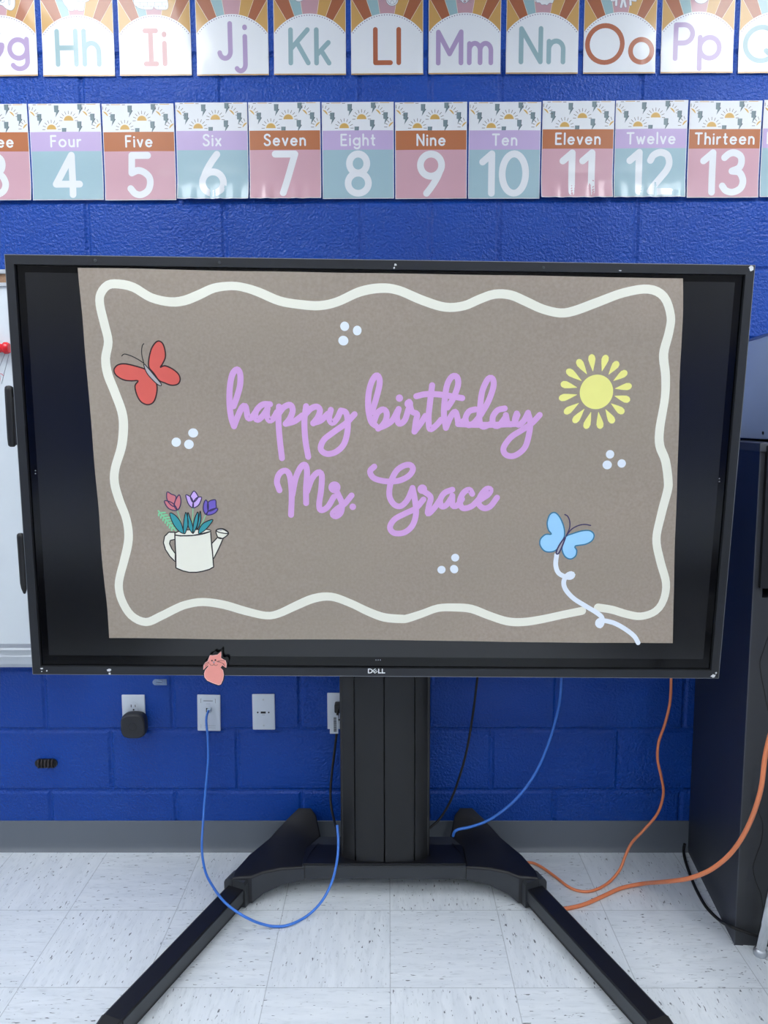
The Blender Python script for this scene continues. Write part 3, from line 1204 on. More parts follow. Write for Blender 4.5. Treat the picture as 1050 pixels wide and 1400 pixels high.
HAPPY = [
    [(128, 330), (150, 270), (168, 200), (168, 135), (150, 110), (122, 140), (106, 220), (104, 320), (114, 400), (130, 450)],
    [(130, 450), (155, 385), (180, 335), (198, 328), (206, 360), (214, 400), (235, 398), (262, 362)],
    [(346, 318), (302, 320), (265, 355), (258, 395), (272, 412), (302, 388), (332, 345)],
    [(330, 345), (328, 385), (342, 415), (366, 403), (388, 365)],
    [(400, 332), (397, 420), (404, 520), (418, 640)],
    [(398, 375), (430, 335), (468, 322), (482, 355), (466, 402), (440, 435)],
    [(440, 435), (492, 420), (540, 385)],
    [(562, 330), (552, 420), (558, 530), (575, 632)],
    [(558, 378), (590, 345), (625, 332), (645, 352), (634, 392), (605, 432)],
    [(605, 430), (650, 415), (692, 375)],
    [(710, 352), (700, 400), (718, 430), (746, 405), (770, 356)],
    [(770, 356), (800, 368), (811, 420), (808, 490), (786, 560), (738, 604), (684, 614), (650, 585), (668, 532), (730, 482), (800, 432), (852, 378)]]
BIRTH = [
    [(72, 325), (95, 250), (112, 180), (110, 142), (94, 130), (70, 165), (54, 230), (53, 310), (68, 375), (92, 397)],
    [(84, 372), (102, 328), (132, 310), (150, 328), (146, 366), (125, 398), (105, 412)],
    [(110, 408), (148, 392), (182, 366), (208, 318)],
    [(214, 308), (205, 350), (216, 386), (246, 368), (266, 310)],
    [(218, 250, 20)], [(268, 280, 24)],
    [(270, 270), (284, 320), (312, 335), (306, 370), (298, 428)],
    [(298, 428), (330, 386), (356, 345)],
    [(392, 182), (380, 280), (373, 355), (380, 414), (410, 398), (440, 365)],
    [(308, 240), (360, 229), (440, 232), (552, 250)],
    [(474, 300), (505, 250), (530, 180), (524, 138), (498, 136), (472, 180), (459, 260), (455, 340), (465, 408)],
    [(465, 408), (490, 350), (514, 322), (526, 352), (534, 386), (566, 366)],
    [(622, 310), (590, 320), (570, 355), (580, 392), (612, 384), (650, 340)],
    [(650, 340), (690, 270), (718, 190), (714, 148), (690, 148), (660, 210), (648, 290), (644, 370), (662, 402), (702, 388)],
    [(778, 305), (740, 315), (715, 350), (718, 390), (746, 396), (784, 350)],
    [(784, 340), (796, 386), (826, 384), (846, 340)],
    [(842, 332), (832, 370), (852, 392), (880, 370), (902, 328)],
    [(902, 330), (913, 372), (910, 430), (886, 512), (832, 556), (786, 552), (772, 516), (810, 460), (870, 420), (922, 384), (964, 340)],
    [(530, 388), (620, 392), (720, 392), (830, 388)]]
MS = [
    [(403, 832), (388, 780), (404, 732), (438, 715), (464, 745), (476, 850), (472, 980)],
    [(480, 860), (500, 760), (530, 695), (556, 680), (568, 720), (562, 820), (562, 910)],
    [(568, 840), (598, 762), (634, 725), (656, 742), (652, 830), (640, 915), (650, 952), (690, 934), (728, 872)],
    [(732, 815, 38)],
    [(732, 815), (756, 862), (776, 912), (770, 966), (740, 990), (720, 974), (748, 944), (792, 914), (834, 864)],
    [(841, 932, 21)]]
GRACE = [
    [(84, 614), (62, 640), (82, 675), (142, 692), (212, 690), (266, 665), (290, 630), (276, 606), (240, 610), (200, 640), (172, 700), (165, 770), (190, 816), (226, 825), (262, 790), (288, 730)],
    [(288, 728), (302, 800), (306, 870), (286, 930), (242, 966), (190, 968), (168, 938), (192, 896), (250, 864), (306, 836), (346, 790)],
    [(340, 735, 27)],
    [(346, 745), (384, 776), (376, 820), (370, 866), (402, 838), (434, 792)],
    [(500, 738), (460, 754), (436, 790), (442, 826), (468, 820), (500, 775)],
    [(500, 770), (502, 822), (526, 822), (552, 788)],
    [(606, 760), (590, 738), (560, 754), (540, 800), (556, 836), (602, 826), (644, 785)],
    [(642, 796), (690, 764), (704, 738), (682, 734), (652, 768), (640, 810), (666, 836), (702, 826), (738, 780)]]
SCL6 = 1050 / 270.0
script('birthday_lettering', [(290, 480, 4.375, HAPPY), (490, 480, SCL6, BIRTH)], .0142, 'lavender painted script words happy birthday')
script('name_lettering', [(290, 480, 4.375, MS), (490, 480, SCL6, GRACE)], .0142, 'lavender painted script words Ms. Grace')

# dots
for (px, py, rx, rz) in ((471.3, 446.2, 6.2, 6.4), (488.4, 452, 6.6, 6), (469.5, 465.8, 6.6, 7), (264, 592, 7, 6.5), (241, 604.5, 6.4, 6.8), (258.3, 607.5, 6.8, 6.6),
                         (834.5, 621.3, 6.2, 6), (830.7, 635.8, 6.4, 6.8), (850.5, 633.8, 6.2, 6), (622.4, 762.6, 5.9, 5.9), (603.7, 779.2, 6, 6), (621, 778.4, 6.6, 5.9)):
    pr = Print()
    c = DP([(px, py)])[0]
    pr.ellipse(c[0], c[1], rx * PXM, rz * PXM, 0, 1, rot=px)
    pr.build('white_dot', [M_DOT], lay_banner, ban, label='round white painted dot')


def drawn(name, fills, lines, mats, parent, label=None, base=1.0):
    """fills = [(outline pts, mat)], lines = [(pts, width, mat, closed)] in banner coordinates"""
    pr = Print(.012, .010)
    for pts, m in fills:
        pr.poly(pts, m, base)
    for pts, wd, m, cl in lines:
        pr.stroke(pts, wd * 1.22, m, base + .6, closed=cl)
    return pr.build(name, mats, lay_banner, parent, label=label)


# coral butterfly
o = (130, 430, 7.5)
w1 = smooth2(DP([(512, 560), (400, 525), (300, 505), (225, 520), (190, 570), (215, 625), (290, 670), (370, 680), (440, 680),
                 (408, 730), (425, 820), (470, 895), (540, 925), (600, 895), (632, 800), (628, 705), (570, 630), (535, 590)], *o), .004, True)
w2 = smooth2(DP([(552, 540), (553, 450), (585, 340), (640, 275), (690, 290), (718, 360), (722, 440), (690, 510), (668, 542), (715, 525), (790, 555), (855, 610),
                 (872, 670), (845, 715), (780, 725), (710, 700), (655, 675), (600, 600)], *o), .004, True)
body = smooth2(DP([(500, 505), (540, 545), (620, 640), (680, 715), (665, 730), (620, 700), (545, 620), (512, 560)], *o), .004, True)
bf = drawn('butterfly', [(body, 0)], [(body, .0018, 1, True)], [pm('grey_body_wash', (176, 174, 178), .6), M_INK], ban, 'coral red painted butterfly', 2.4)
for q in (w1, w2):
    drawn('wing', [(q, 0)], [(q, .0026, 1, True)], [M_REDP, M_INKRED], bf, 'coral red wing with dark outline')
for q in ([(500, 500), (482, 430), (478, 365), (488, 315), (502, 300)], [(500, 500), (440, 460), (370, 425), (300, 405), (273, 425)]):
    drawn('antenna', [], [(smooth2(DP(q, *o), .004), .0018, 0, False)], [M_INK], bf)

# blue butterfly and its trail
o = (720, 690, 6.5625)
w1 = smooth2(DP([(340, 280), (335, 200), (300, 115), (255, 72), (210, 90), (186, 160), (195, 225), (222, 265), (170, 268), (125, 310), (122, 365), (160, 415), (215, 425), (268, 405), (310, 340)], *o), .004, True)
w2 = smooth2(DP([(355, 285), (420, 258), (500, 235), (570, 235), (606, 270), (590, 320), (530, 355), (435, 372), (450, 410), (440, 460), (395, 488), (345, 465), (318, 400), (330, 340)], *o), .004, True)
body = smooth2(DP([(348, 290), (330, 345), (305, 405), (285, 440), (266, 438), (275, 400), (305, 345)], *o), .004, True)
bf = drawn('butterfly', [(body, 0)], [(body, .003, 1, True)], [pm('grey_body_wash', (176, 174, 178), .6), M_INKNAVY], ban, 'sky blue painted butterfly', 2.4)
for q in (w1, w2):
    drawn('wing', [(q, 0)], [(q, .0026, 1, True)], [M_SKY, M_INKBLUE], bf, 'sky blue wing with teal outline')
for q in ([(350, 290), (385, 215), (388, 150), (370, 105), (345, 90)], [(350, 290), (400, 225), (460, 190), (520, 178), (576, 187)]):
    drawn('antenna', [], [(smooth2(DP(q, *o), .004), .0024, 0, False)], [M_INKNAVY], bf)
tr1 = [(270, 450), (262, 540), (285, 610), (340, 645), (395, 655), (418, 632), (400, 618), (365, 635), (335, 690), (350, 760), (420, 840), (520, 905), (620, 965),
       (675, 1010), (680, 1060), (660, 1090), (636, 1070), (650, 1040), (700, 1042), (790, 1065), (890, 1120), (965, 1180), (1000, 1238)]
drawn('flight_trail', [], [(smooth2(DP(tr1, *o), .004), .0096, 0, False)], [M_DOT], ban, 'white looping trail below the blue butterfly', 1.6)

# sun
o = (730, 350, 3.28125)
cx, cz = DP([(281, 610)], *o)[0]
RS = 78 / 3.28 * PXM
pr = Print()
pr.ellipse(cx, cz, RS, RS * 1.02, 0, 1, n=48, cut=True)
sun = pr.build('sun', [M_YEL], lay_banner, ban, label='yellow painted sun')
for (ax, ay, bx_, by_) in ((265, 517, 258, 440), (305, 517, 325, 443), (335, 532, 378, 473), (357, 560, 418, 517), (364, 595, 440, 582), (362, 628, 432, 648), (347, 662, 405, 705),
                         (322, 688, 358, 750), (290, 700, 300, 776), (257, 700, 232, 776), (227, 686, 177, 748), (202, 660, 136, 706), (194, 622, 112, 640), (194, 590, 120, 572), (214, 560, 146, 510), (238, 530, 195, 464)):
    (x0, z0), (x1, z1) = DP([(ax, ay), (bx_, by_)], *o)
    L = math.hypot(x1 - x0, z1 - z0)
    ang = math.atan2(z1 - z0, x1 - x0)
    hw = .0085
    pts = []
    for t, h in ((0, .05), (.2, .35), (.45, .72), (.7, 1), (.88, .85), (.97, .45), (1, 0), (.97, -.45), (.88, -.85), (.7, -1), (.45, -.72), (.2, -.35), (0, -.05)):
        u, v = t * L, h * hw
        pts.append((x0 + u * math.cos(ang) - v * math.sin(ang), z0 + u * math.sin(ang) + v * math.cos(ang)))
    pr = Print()
    pr.poly(pts, 0, 1, cut=False)
    pr.build('sun_ray', [M_YEL], lay_banner, sun)

# watering can with tulips
o = (200, 660, 8.077)


def S(pts, closed=True, step=.004):
    return smooth2(DP(pts, *o), step, closed)


def Lp(pts):
    return DP(pts, *o)


canb = Lp([(318, 575), (380, 585), (440, 583), (520, 580), (600, 565), (660, 550), (712, 535), (720, 640), (735, 780), (748, 925), (700, 952), (630, 972), (560, 984),
           (480, 984), (410, 968), (332, 935), (330, 800), (322, 680)])
back = S([(318, 570), (360, 535), (450, 520), (560, 515), (680, 515), (712, 535), (600, 570), (440, 585)])
can = drawn('watering_can', [(back, 0), (canb, 0)], [(back, .002, 1, True), (canb + canb[:1], .0024, 1, False)], [M_CREAM, M_INK], ban, 'cream painted watering can holding tulips', 1.0)
hand = Lp([(318, 545), (250, 545), (205, 590), (192, 660), (215, 735), (265, 810), (325, 868), (325, 780), (285, 725), (260, 670), (268, 635), (318, 622)])
drawn('can_handle', [(hand, 0)], [(hand + hand[:1], .0022, 1, False)], [M_CREAM, M_INK], can)
spout = Lp([(722, 672), (790, 600), (850, 615), (800, 730), (742, 845)])
rose = S([(772, 525), (830, 505), (885, 525), (910, 560), (860, 605), (820, 615), (788, 595)])
face = S([(775, 520), (830, 506), (890, 535), (908, 558), (850, 555), (790, 540)])
drawn('can_spout', [(spout, 0), (rose, 0), (face, 2)], [(spout + spout[:1], .0022, 1, False), (rose, .0022, 1, True), (face, .002, 1, True)],
      [M_CREAM, M_INK, pm('grey_body_wash', (176, 174, 178), .6)], can)
for q in ([(262, 335), (320, 355), (375, 420), (405, 500), (412, 558), (350, 520), (295, 440)], [(438, 325), (462, 400), (462, 470), (430, 560), (414, 545), (414, 450)],
          [(462, 325), (490, 400), (515, 480), (515, 555), (470, 490), (460, 410)], [(572, 320), (575, 400), (560, 480), (518, 560), (518, 500), (535, 400)],
          [(598, 310), (606, 400), (585, 480), (560, 510), (575, 430)], [(738, 405), (690, 480), (640, 530), (582, 560), (590, 500), (640, 440)]):
    q = S(q)
    drawn('leaf', [(q, 0)], [(q, .0018, 1, True)], [M_TEALP, M_INK], can, base=2.5)
for mt, nm, stem, petals in (
    (M_ROSE, 'dusty red tulip', [(345, 305), (375, 400), (400, 480)], ([(232, 102), (280, 125), (330, 150), (315, 220), (300, 260), (235, 195)], [(362, 132), (384, 190), (375, 260), (342, 300), (310, 235)],
                                           [(202, 200), (262, 208), (310, 240), (345, 300), (290, 300), (235, 270)])),
    (M_LILAC, 'lilac tulip', [(518, 275), (515, 340), (510, 420)], ([(530, 90), (565, 130), (572, 165), (520, 215), (490, 160), (500, 125)], [(440, 132), (490, 155), (520, 210), (518, 274), (475, 245), (450, 190)],
                                       [(612, 158), (560, 165), (522, 215), (518, 274), (570, 255), (600, 210)])),
    (M_VIOLET, 'violet tulip', [(650, 355), (625, 420), (600, 460)], ([(660, 188), (685, 230), (685, 300), (662, 350), (632, 300), (636, 230)], [(684, 215), (762, 186), (772, 240), (768, 280), (690, 310)],
                                        [(792, 282), (730, 290), (690, 312), (664, 350), (715, 352), (770, 325)]))):
    fl = [(S(p), 0) for p in petals]
    tl_ = drawn('tulip', fl, [(f[0], .0021, 1, True) for f in fl], [mt, M_INKNAVY], can, nm, 2.0)
fr = [(S([(135, 308), (200, 380), (260, 450), (330, 525)], False), .003, 0, False)]
for i in range(7):
    bx0, bz0 = 160 + i * 24, 335 + i * 27
    for dx, dz in ((34, -22), (-30, 12)):
        fr.append((S([(bx0, bz0), (bx0 + dx * .6, bz0 + dz * .3), (bx0 + dx * 1.1 + 12, bz0 + dz + 14)], False), .0032, 0, False))
drawn('fern_sprig', [], fr, [M_GREENP], can, 'pale green fern sprig', .8)
for st_ in ([(345, 305), (375, 400), (402, 500)], [(518, 278), (516, 360), (512, 440)], [(655, 358), (630, 420), (600, 470)]):
    drawn('stem', [], [(S(st_, False), .0016, 0, False)], [M_GREENP], can, base=.9)

# ------------------------------------------------------------------ pink paper cat on the lower bezel
o = (265, 875, 17.5)


def CP(pts, closed=True, step=.0025):
    return smooth2(DP(pts, *o), step, closed)


def lay_cat(u, v, L):
    return (u, -.0022 - L * .0003, v)


head = DP([(385, 362), (450, 366), (520, 355), (565, 350), (655, 270), (660, 350), (652, 425), (720, 470), (765, 490), (785, 570), (780, 665), (740, 640), (690, 600), (660, 635),
           (640, 660), (700, 720), (720, 830), (700, 950), (650, 1060), (590, 1080), (450, 1030), (320, 970), (255, 890), (245, 800), (270, 720), (350, 625), (340, 600), (280, 650), (225, 715), (235, 600), (275, 540), (330, 505), (360, 430)], *o)
cen = (sum(p[0] for p in head) / len(head), sum(p[1] for p in head) / len(head))
backo = DP([(385, 350), (455, 325), (480, 285), (520, 270), (560, 300), (610, 290), (665, 225), (690, 225), (690, 330), (700, 405), (750, 415), (790, 395), (835, 430), (835, 520), (808, 570), (806, 640), (785, 700), (745, 690), (745, 830), (722, 960), (665, 1075), (590, 1105), (440, 1050), (310, 990), (240, 905), (225, 800),
            (240, 745), (205, 735), (212, 600), (240, 540), (320, 475), (355, 400)], *o)
pr = Print()
pr.poly(backo, 0, 0, cut=False)
cat = pr.build('cat_cutout', [M_CATBLACK], lambda u, v, L: (u, -.0012 - L * .0003, v), None, M=DM)
tag(cat, 'small pink paper cat cutout with black backing stuck on the lower bezel', 'paper cat')
pr = Print()
pr.poly(head, 1, .5, cut=False)
pr.poly([(cen[0] + (p[0] - cen[0]) * .955, cen[1] + (p[1] - cen[1]) * .965) for p in head], 0, 1.2, cut=False)
cf = pr.build('cat_body', [M_CATPINK, M_CATRIM], lay_cat, cat, label='salmon pink cat shape')
pr = Print()
for c, r in (((435, 490), 20), ((518, 478), 24)):
    p = DP([c], *o)[0]
    pr.ellipse(p[0], p[1], r / 17.5 * PXM, r / 17.5 * PXM, 0, 2)
pr.poly(DP([(450, 515), (510, 515), (482, 560)], *o), 1, 2, cut=False)
for q in ([(482, 560), (470, 595), (430, 605), (395, 590), (385, 560)], [(482, 560), (500, 600), (540, 608), (568, 585)], [(545, 510), (640, 490), (730, 492)],
          [(560, 520), (640, 530), (730, 580)], [(590, 510), (680, 550), (740, 620)], [(370, 520), (310, 545), (260, 590)], [(365, 545), (320, 580), (275, 630)]):
    pr.stroke(CP(q, False), .0009, 0, 2)
pr.build('cat_face', [M_INK, M_GREYINK], lay_cat, cf, label='black drawn eyes, nose and whiskers')

# ------------------------------------------------------------------ laminated cards on the wall
CW, CH = .208, .268


def card_shape(seed, curl, ripple, W, H):
    r = random.Random(seed)
    ph, ph2, kq = r.uniform(0, 6), r.uniform(0, 6), r.uniform(.8, 1.2)
    tl = r.uniform(-.5, .5)

    def d(u, v):
        x, z = u / W, v / H
        h = .0022 + .0016 * math.sin(PI * x) * math.sin(PI * min(1, z)) + .0004 * math.sin(7 * x + ph)
        lo = max(0.0, 1 - v / .075)
        h += curl * lo ** 2 * (1 + .7 * ripple * math.sin(u * 150 + ph) * (.6 + .4 * math.sin(u * 67 + ph2)))
        hi = max(0.0, (v - H + .05) / .05)
        h += .0016 * hi ** 2 * kq
        return h

    def fn(u, v, L):
        return (u, -d(u, v) - L * .00022, v)
    return fn


NUMS = [(2, 'Three', '3'), (3, 'Four', '4'), (4, 'Five', '5'), (5, 'Six', '6'), (6, 'Seven', '7'), (7, 'Eight', '8'), (8, 'Nine', '9'), (9, 'Ten', '10'),
        (10, 'Eleven', '11'), (11, 'Twelve', '12'), (12, 'Thirteen', '13'), (13, 'Fourteen', '14')]
NW, NH = .2095, .271
BOLT = [(-.007, .0165), (.0062, .0165), (.0052, .0035), (.0085, .0025), (-.0045, -.017), (-.0015, -.0025), (-.0068, -.0018)]


def half_sun(pr, x, z, r, a0, a1, clip):
    pr.ellipse(x, z, r * 1.12, r * 1.12, 2, 1.2, a0=a0, a1=a1, n=14, clip=clip)
    pr.ellipse(x, z, r, r, 1, 1.6, a0=a0, a1=a1, n=14, clip=clip)
    n = 9
    for i in range(n):
        a = PI * i / (n - 1)
        if not a0 - .01 <= a <= a1 + .01:
            continue
        p = [(x + math.cos(a) * r * q, z + math.sin(a) * r * q) for q in (1.4, 1.6, 1.8, 1.98)]
        if all(clip[0] + .001 < q[0] < clip[1] - .001 and clip[2] + .001 < q[1] < clip[3] - .001 for q in p):
            pr.stroke(p, .0015, 3, 1.4)


for i, word, num in NUMS:
    x0 = -.8615 + (i - 4) * .2137
    odd = i % 2 == 0
    curl = {5: .010, 6: .011, 10: .011, 11: .009, 2: .007}.get(i, .0045)
    zb = 2.0345 + random.uniform(-.0015, .0015)
    M = T(x0, 0, zb) @ Matrix.Rotation(random.uniform(-.004, .004), 4, 'Y')
    fn = card_shape(i * 7 + 1, curl, .5 if i in (5, 6, 10, 11) else .15, NW, NH)
    pr = Print(.0105, .0075)
    pr.rect(0, NW, 0, NH, 0, 0)
    band, pan = ('rust', 'pink') if odd else ('lavender', 'teal')
    o = pr.build('number_card', [L_WHITE], lambda u, v, L, f=fn: f(u, v, -1.5 + L), None, M=M)
    tag(o, 'laminated number card reading %s %s with %s band and %s panel' % (word, num, band, pan), 'number card', 'number cards in a row on the blue block wall')
    b = .0018
    pr = Print(.0105, .0075)
    clip = (b, NW - b, .1925, NH - b)
    pr.rect(b, NW - b, .1925, NH - b, 0, 1)
    half_sun(pr, .065, .199, .0135, 0, PI, clip)
    half_sun(pr, .116, .2235, .0135, 0, PI, clip)
    half_sun(pr, .157, .236, .0135, 0, PI / 2, clip)
    half_sun(pr, .003, .236, .0135, 0, PI / 2, clip)
    half_sun(pr, .041, .2675, .0135, 0, PI, clip)
    half_sun(pr, .183, .2675, .0135, 0, PI, clip)
    half_sun(pr, .209, .2015, .0135, PI / 2, PI, clip)
    half_sun(pr, .026, .174, .0125, .6, PI - .6, clip)
    half_sun(pr, .178, .174, .0125, .6, PI - .6, clip)
    for bx_, bz_ in ((.031, .226), (.082, .249), (.147, .205), (.186, .226), (.102, .1865), (.15, .256)):
        pts = [(bx_ + p[0], bz_ + p[1]) for p in BOLT]
        pr.poly(pts, 4, 1.3, clip=clip)
        pr.poly([(bx_ + p[0], bz_ + p[1]) for p in ((.0045, .0165), (.0062, .0165), (.0052, .0035), (.0085, .0025), (-.0045, -.017), (.0052, .0012), (.0035, .003))], 5, 1.5, clip=clip)
    pr.build('pattern_strip', [L_WHITE, L_SUN, L_CREAM, L_RAYLINE, L_BOLT, L_BOLTDK], fn, o, label='white strip printed with mustard suns and grey lightning bolts')
    pr = Print(.0105, .0075)
    pr.rect(b, NW - b, .1385, .1925, 0, 1)
    hh = .0295
    gap = .0105
    tw = sum(GL[c][0] for c in word) * hh + gap * (len(word) - 1)
    text(pr, word, NW / 2, .1515, hh, .0052, 1, 1.4, gap * min(1, .17 / tw))
    pr.build('word_band', [L_RUST if odd else L_LAVBAND, L_WHITE], fn, o, label='%s band with the white word %s' % (band, word))
    pr = Print(.0105, .0075)
    pr.rect(b, NW - b, b, .1385, 0, 1)
    text(pr, num, NW / 2, .0155, .111, .0195, 1, 1.4, .031)
    pr.build('number_panel', [L_PINK if odd else L_TEAL, L_WHITE], fn, o, label='%s panel with the white numeral %s' % (pan, num))

LETS = 'GHIJKLMNOPQ'
LCOL = {'G': L_PURP, 'H': L_SAGEL, 'I': L_PINKL, 'J': L_PURP, 'K': L_SAGEL, 'L': L_RUSTL, 'M': L_PURP, 'N': L_SAGEL, 'O': L_RUSTL, 'P': L_PURP, 'Q': L_SAGEL}
LNAME = {'G': 'mauve', 'H': 'sage blue', 'I': 'pink', 'J': 'mauve', 'K': 'sage blue', 'L': 'rust', 'M': 'mauve', 'N': 'sage blue', 'O': 'rust', 'P': 'mauve', 'Q': 'sage blue'}
LZ = {'J': (.049, .092), 'G': (.047, .084), 'M': (.031, .084), 'O': (.031, .1), 'P': (.041, .091), 'Q': (.034, .091)}
PICT = {'G': 'guitar', 'H': 'hippo', 'I': 'igloo', 'K': 'tail of a white animal', 'L': 'lemon slices', 'M': 'mouse', 'N': 'fluffy white animal', 'O': 'octopus', 'P': 'pig'}
ZRAY = .038


def picture(ch):
    pr = Print()

    def blob(pts, w_=.0011):
        q = smooth2(pts, .004, True)
        pr.poly(q, 0, 2.2, cut=False)
        pr.stroke(q, w_, 1, 2.5, closed=True)

    def ell(cx, cz, rx, rz, m=0):
        pr.ellipse(cx, cz, rx, rz, m, 2.4)
        pr.stroke([(cx + rx * math.cos(2 * PI * k / 24), cz + rz * math.sin(2 * PI * k / 24)) for k in range(24)], .0011, 1, 2.7, closed=True)
    if ch == 'G':
        blob([(.085, .225), (.09, .205), (.1, .196), (.115, .193), (.126, .184), (.14, .179), (.15, .187), (.153, .205), (.147, .225), (.12, .235)])
        ell(.116, .207, .0065, .0065)
        pr.stroke(ln((.07, .214), (.112, .207)), .006, 1, 2.3)
        ell(.136, .203, .0022, .010)
    elif ch == 'H':
        blob([(.062, .222), (.068, .2), (.078, .186), (.082, .179), (.096, .178), (.099, .184), (.107, .184), (.11, .178), (.124, .178), (.128, .19), (.13, .2), (.142, .206), (.146, .22), (.12, .24), (.08, .24)])
        pr.stroke([(.1, .215), (.105, .205), (.12, .203), (.132, .206)], .0011, 1, 2.6)
    elif ch == 'I':
        blob([(.047, .2), (.055, .188), (.075, .181), (.1, .181), (.104, .188), (.112, .181), (.14, .18), (.146, .19), (.143, .21), (.13, .225), (.09, .235), (.055, .22)])
        for z in (.19, .2, .21):
            pr.stroke(ln((.05, z), (.143, z)), .0008, 1, 2.6)
        for k in range(9):
            x = .055 + k * .0105
            pr.stroke(ln((x, .182 + (k % 2) * .01), (x, .19 + (k % 2) * .01)), .0008, 1, 2.6)
    elif ch == 'K':
        blob([(.062, .218), (.064, .203), (.075, .199), (.088, .204), (.1, .213), (.11, .217), (.1, .226), (.08, .23)])
        ell(.072, .21, .006, .006)
    elif ch == 'L':
        ell(.092, .214, .016, .011)
        ell(.119, .204, .0175, .0175)
        ell(.119, .204, .0135, .0135)
        for k in range(6):
            a = k * PI / 3
            pr.stroke(ln((.119, .204), (.119 + .013 * math.cos(a), .204 + .013 * math.sin(a))), .0009, 1, 2.8)
    elif ch == 'M':
        blob([(.082, .23), (.084, .212), (.092, .199), (.103, .192), (.114, .199), (.122, .212), (.124, .23), (.103, .24)])
        ell(.103, .197, .0035, .003, 2)
        for s_ in (-1, 1):
            ell(.103 + s_ * .0085, .208, .0016, .0016, 1)
            for dz in (0, .005, -.005):
                pr.stroke(ln((.103 + s_ * .007, .199 + dz * .3), (.103 + s_ * .019, .199 + dz)), .0007, 1, 2.8)
    elif ch == 'N':
        blob([(.073, .23), (.072, .21), (.076, .2), (.083, .199), (.086, .193), (.094, .193), (.1, .187), (.109, .188), (.115, .186), (.122, .192), (.131, .192), (.135, .2), (.144, .203), (.146, .22), (.11, .24)])
    elif ch == 'O':
        for k, (x, dx, z) in enumerate(((.085, -.008, .199), (.095, -.005, .186), (.105, -.001, .181), (.115, .002, .182), (.125, .006, .187), (.135, .01, .198))):
            p = smooth2([(.111 + (x - .111) * .6, .22), (x, .208), (x + dx * .3 + .003 * (-1) ** k, .2), (x + dx, z)], .003)
            pr.stroke(p, .0078, 1, 2.2)
            pr.stroke(p, .006, 0, 2.8)
        ell(.111, .226, .026, .016)
    elif ch == 'P':
        ell(.109, .211, .024, .023)
        ell(.109, .206, .0095, .0065, 2)
        for s_ in (-1, 1):
            ell(.109 + s_ * .0035, .206, .0013, .002, 1)
            ell(.109 + s_ * .012, .214, .0016, .0016, 1)
    else:
        pr.bm.free()
        return None
    return pr


for k, ch in enumerate(LETS):
    x0 = -.5805 + (k - 3) * .2232
    zb = 2.3795 + random.uniform(-.001, .001)
    M = T(x0, 0, zb) @ Matrix.Rotation(random.uniform(-.004, .004), 4, 'Y')
    fn = card_shape(k * 5 + 90, .0035, .2, CW, CH)
    pr = Print(.0105, .009)
    pr.rect(0, CW, 0, CH, 0, 0)
    pr.rect(0.0006, CW - .0006, 0.0004, .0036, 1, .5)
    o = pr.build('letter_card', [L_WHITE, L_MUST], lambda u, v, L, f=fn: f(u, v, -1.5 + L), None, M=M)
    pic = PICT.get(ch)
    tag(o, 'laminated alphabet card with %s letters %s%s under striped sun rays' % (LNAME[ch], ch, ch.lower()), 'alphabet card', 'alphabet cards in the top row on the blue block wall')
    b = .0015
    pr = Print(.0105, .009)
    clip = (b, CW - b, .1, CH - b)
    cx = CW / 2
    angs = [178, 121, 109.5, 99, 80.5, 69, 58.5, 2]
    cols = [1, 2, 4, 3, 3, 1, 2, 1]
    cols = [1, 2, 4, 3, 1, 2, 1]
    for j in range(7):
        a0, a1 = math.radians(angs[j]), math.radians(angs[j + 1])
        pts = [(cx, ZRAY)]
        for q in range(5):
            a = a0 + (a1 - a0) * q / 4
            pts.append((cx + .6 * math.cos(a), ZRAY + .6 * math.sin(a)))
        pr.poly(pts, cols[j], 1, clip=clip)
    for j in range(1, 7):
        a = math.radians(angs[j])
        p = [(cx + math.cos(a) * r, ZRAY + math.sin(a) * r) for r in [.13 + .006 * q for q in range(18)]]
        p = [q for q in p if b < q[0] < CW - b and q[1] < CH - b]
        pr.stroke(p, .0011, 5, 1.6)
    pr.build('sunray_panel', [L_WHITE, L_MUST, L_RUST2, L_ROSE, L_SAGE, L_CREAM], fn, o, label='striped mustard, rust, pink and sage sun rays')
    pr = Print(.0105, .009)
    R0 = .129
    pts = [(b, .0036), (CW - b, .0036)]
    for q in range(25):
        a = math.radians(36.9 + (180 - 73.8) * q / 24)
        x = cx + R0 * math.cos(a)
        pts.append((min(max(x, b), CW - b), ZRAY + R0 * math.sin(a)))
    pr.poly(pts, 0, 2)
    nd = 31
    for q in range(nd):
        a = math.radians(38.5 + (180 - 77) * q / (nd - 1))
        pr.ellipse(cx + (R0 - .0045) * math.cos(a), ZRAY + (R0 - .0045) * math.sin(a), .0016, .0016, 1, 2.3, n=8)
    bz, hh = LZ.get(ch, (.033, .09))
    lo = ch.lower()
    gap = .024
    tot = (GL[ch][0] + GL[lo][0]) * hh + gap
    text(pr, ch + lo, CW / 2, bz, hh, .0135, 2, 2.4, gap)
    pr.build('arch_panel', [L_WHITE, L_DOT, LCOL[ch]], fn, o, label='white arch with plum dots and the letters %s%s' % (ch, lo))
    pp = picture(ch)
    if pp:
        pp.build('picture', [L_WHITE, L_OUT, L_ROSE], fn, o, label='outlined picture of a %s' % pic if 'slices' not in pic and not pic.startswith('tail') else 'outlined white picture')

# ------------------------------------------------------------------ wall plates and small things on the wall


def plate_bm(w_=.0735, h=.119, t=.0055):
    bm = bmesh.new()
    box(bm, -w_ / 2, w_ / 2, -t, 0, -h / 2, h / 2, bev=.0022, seg=3)
    return bm


def disc_bm(x, z, r, y0, y1, seg=20):
    bm = bmesh.new()
    lathe(bm, [(0, -y0), (r, -y0), (r, -y1), (0, -y1)], Matrix.Translation((x, 0, z)) @ Matrix.Rotation(PI / 2, 4, 'X'), seg)
    return bm


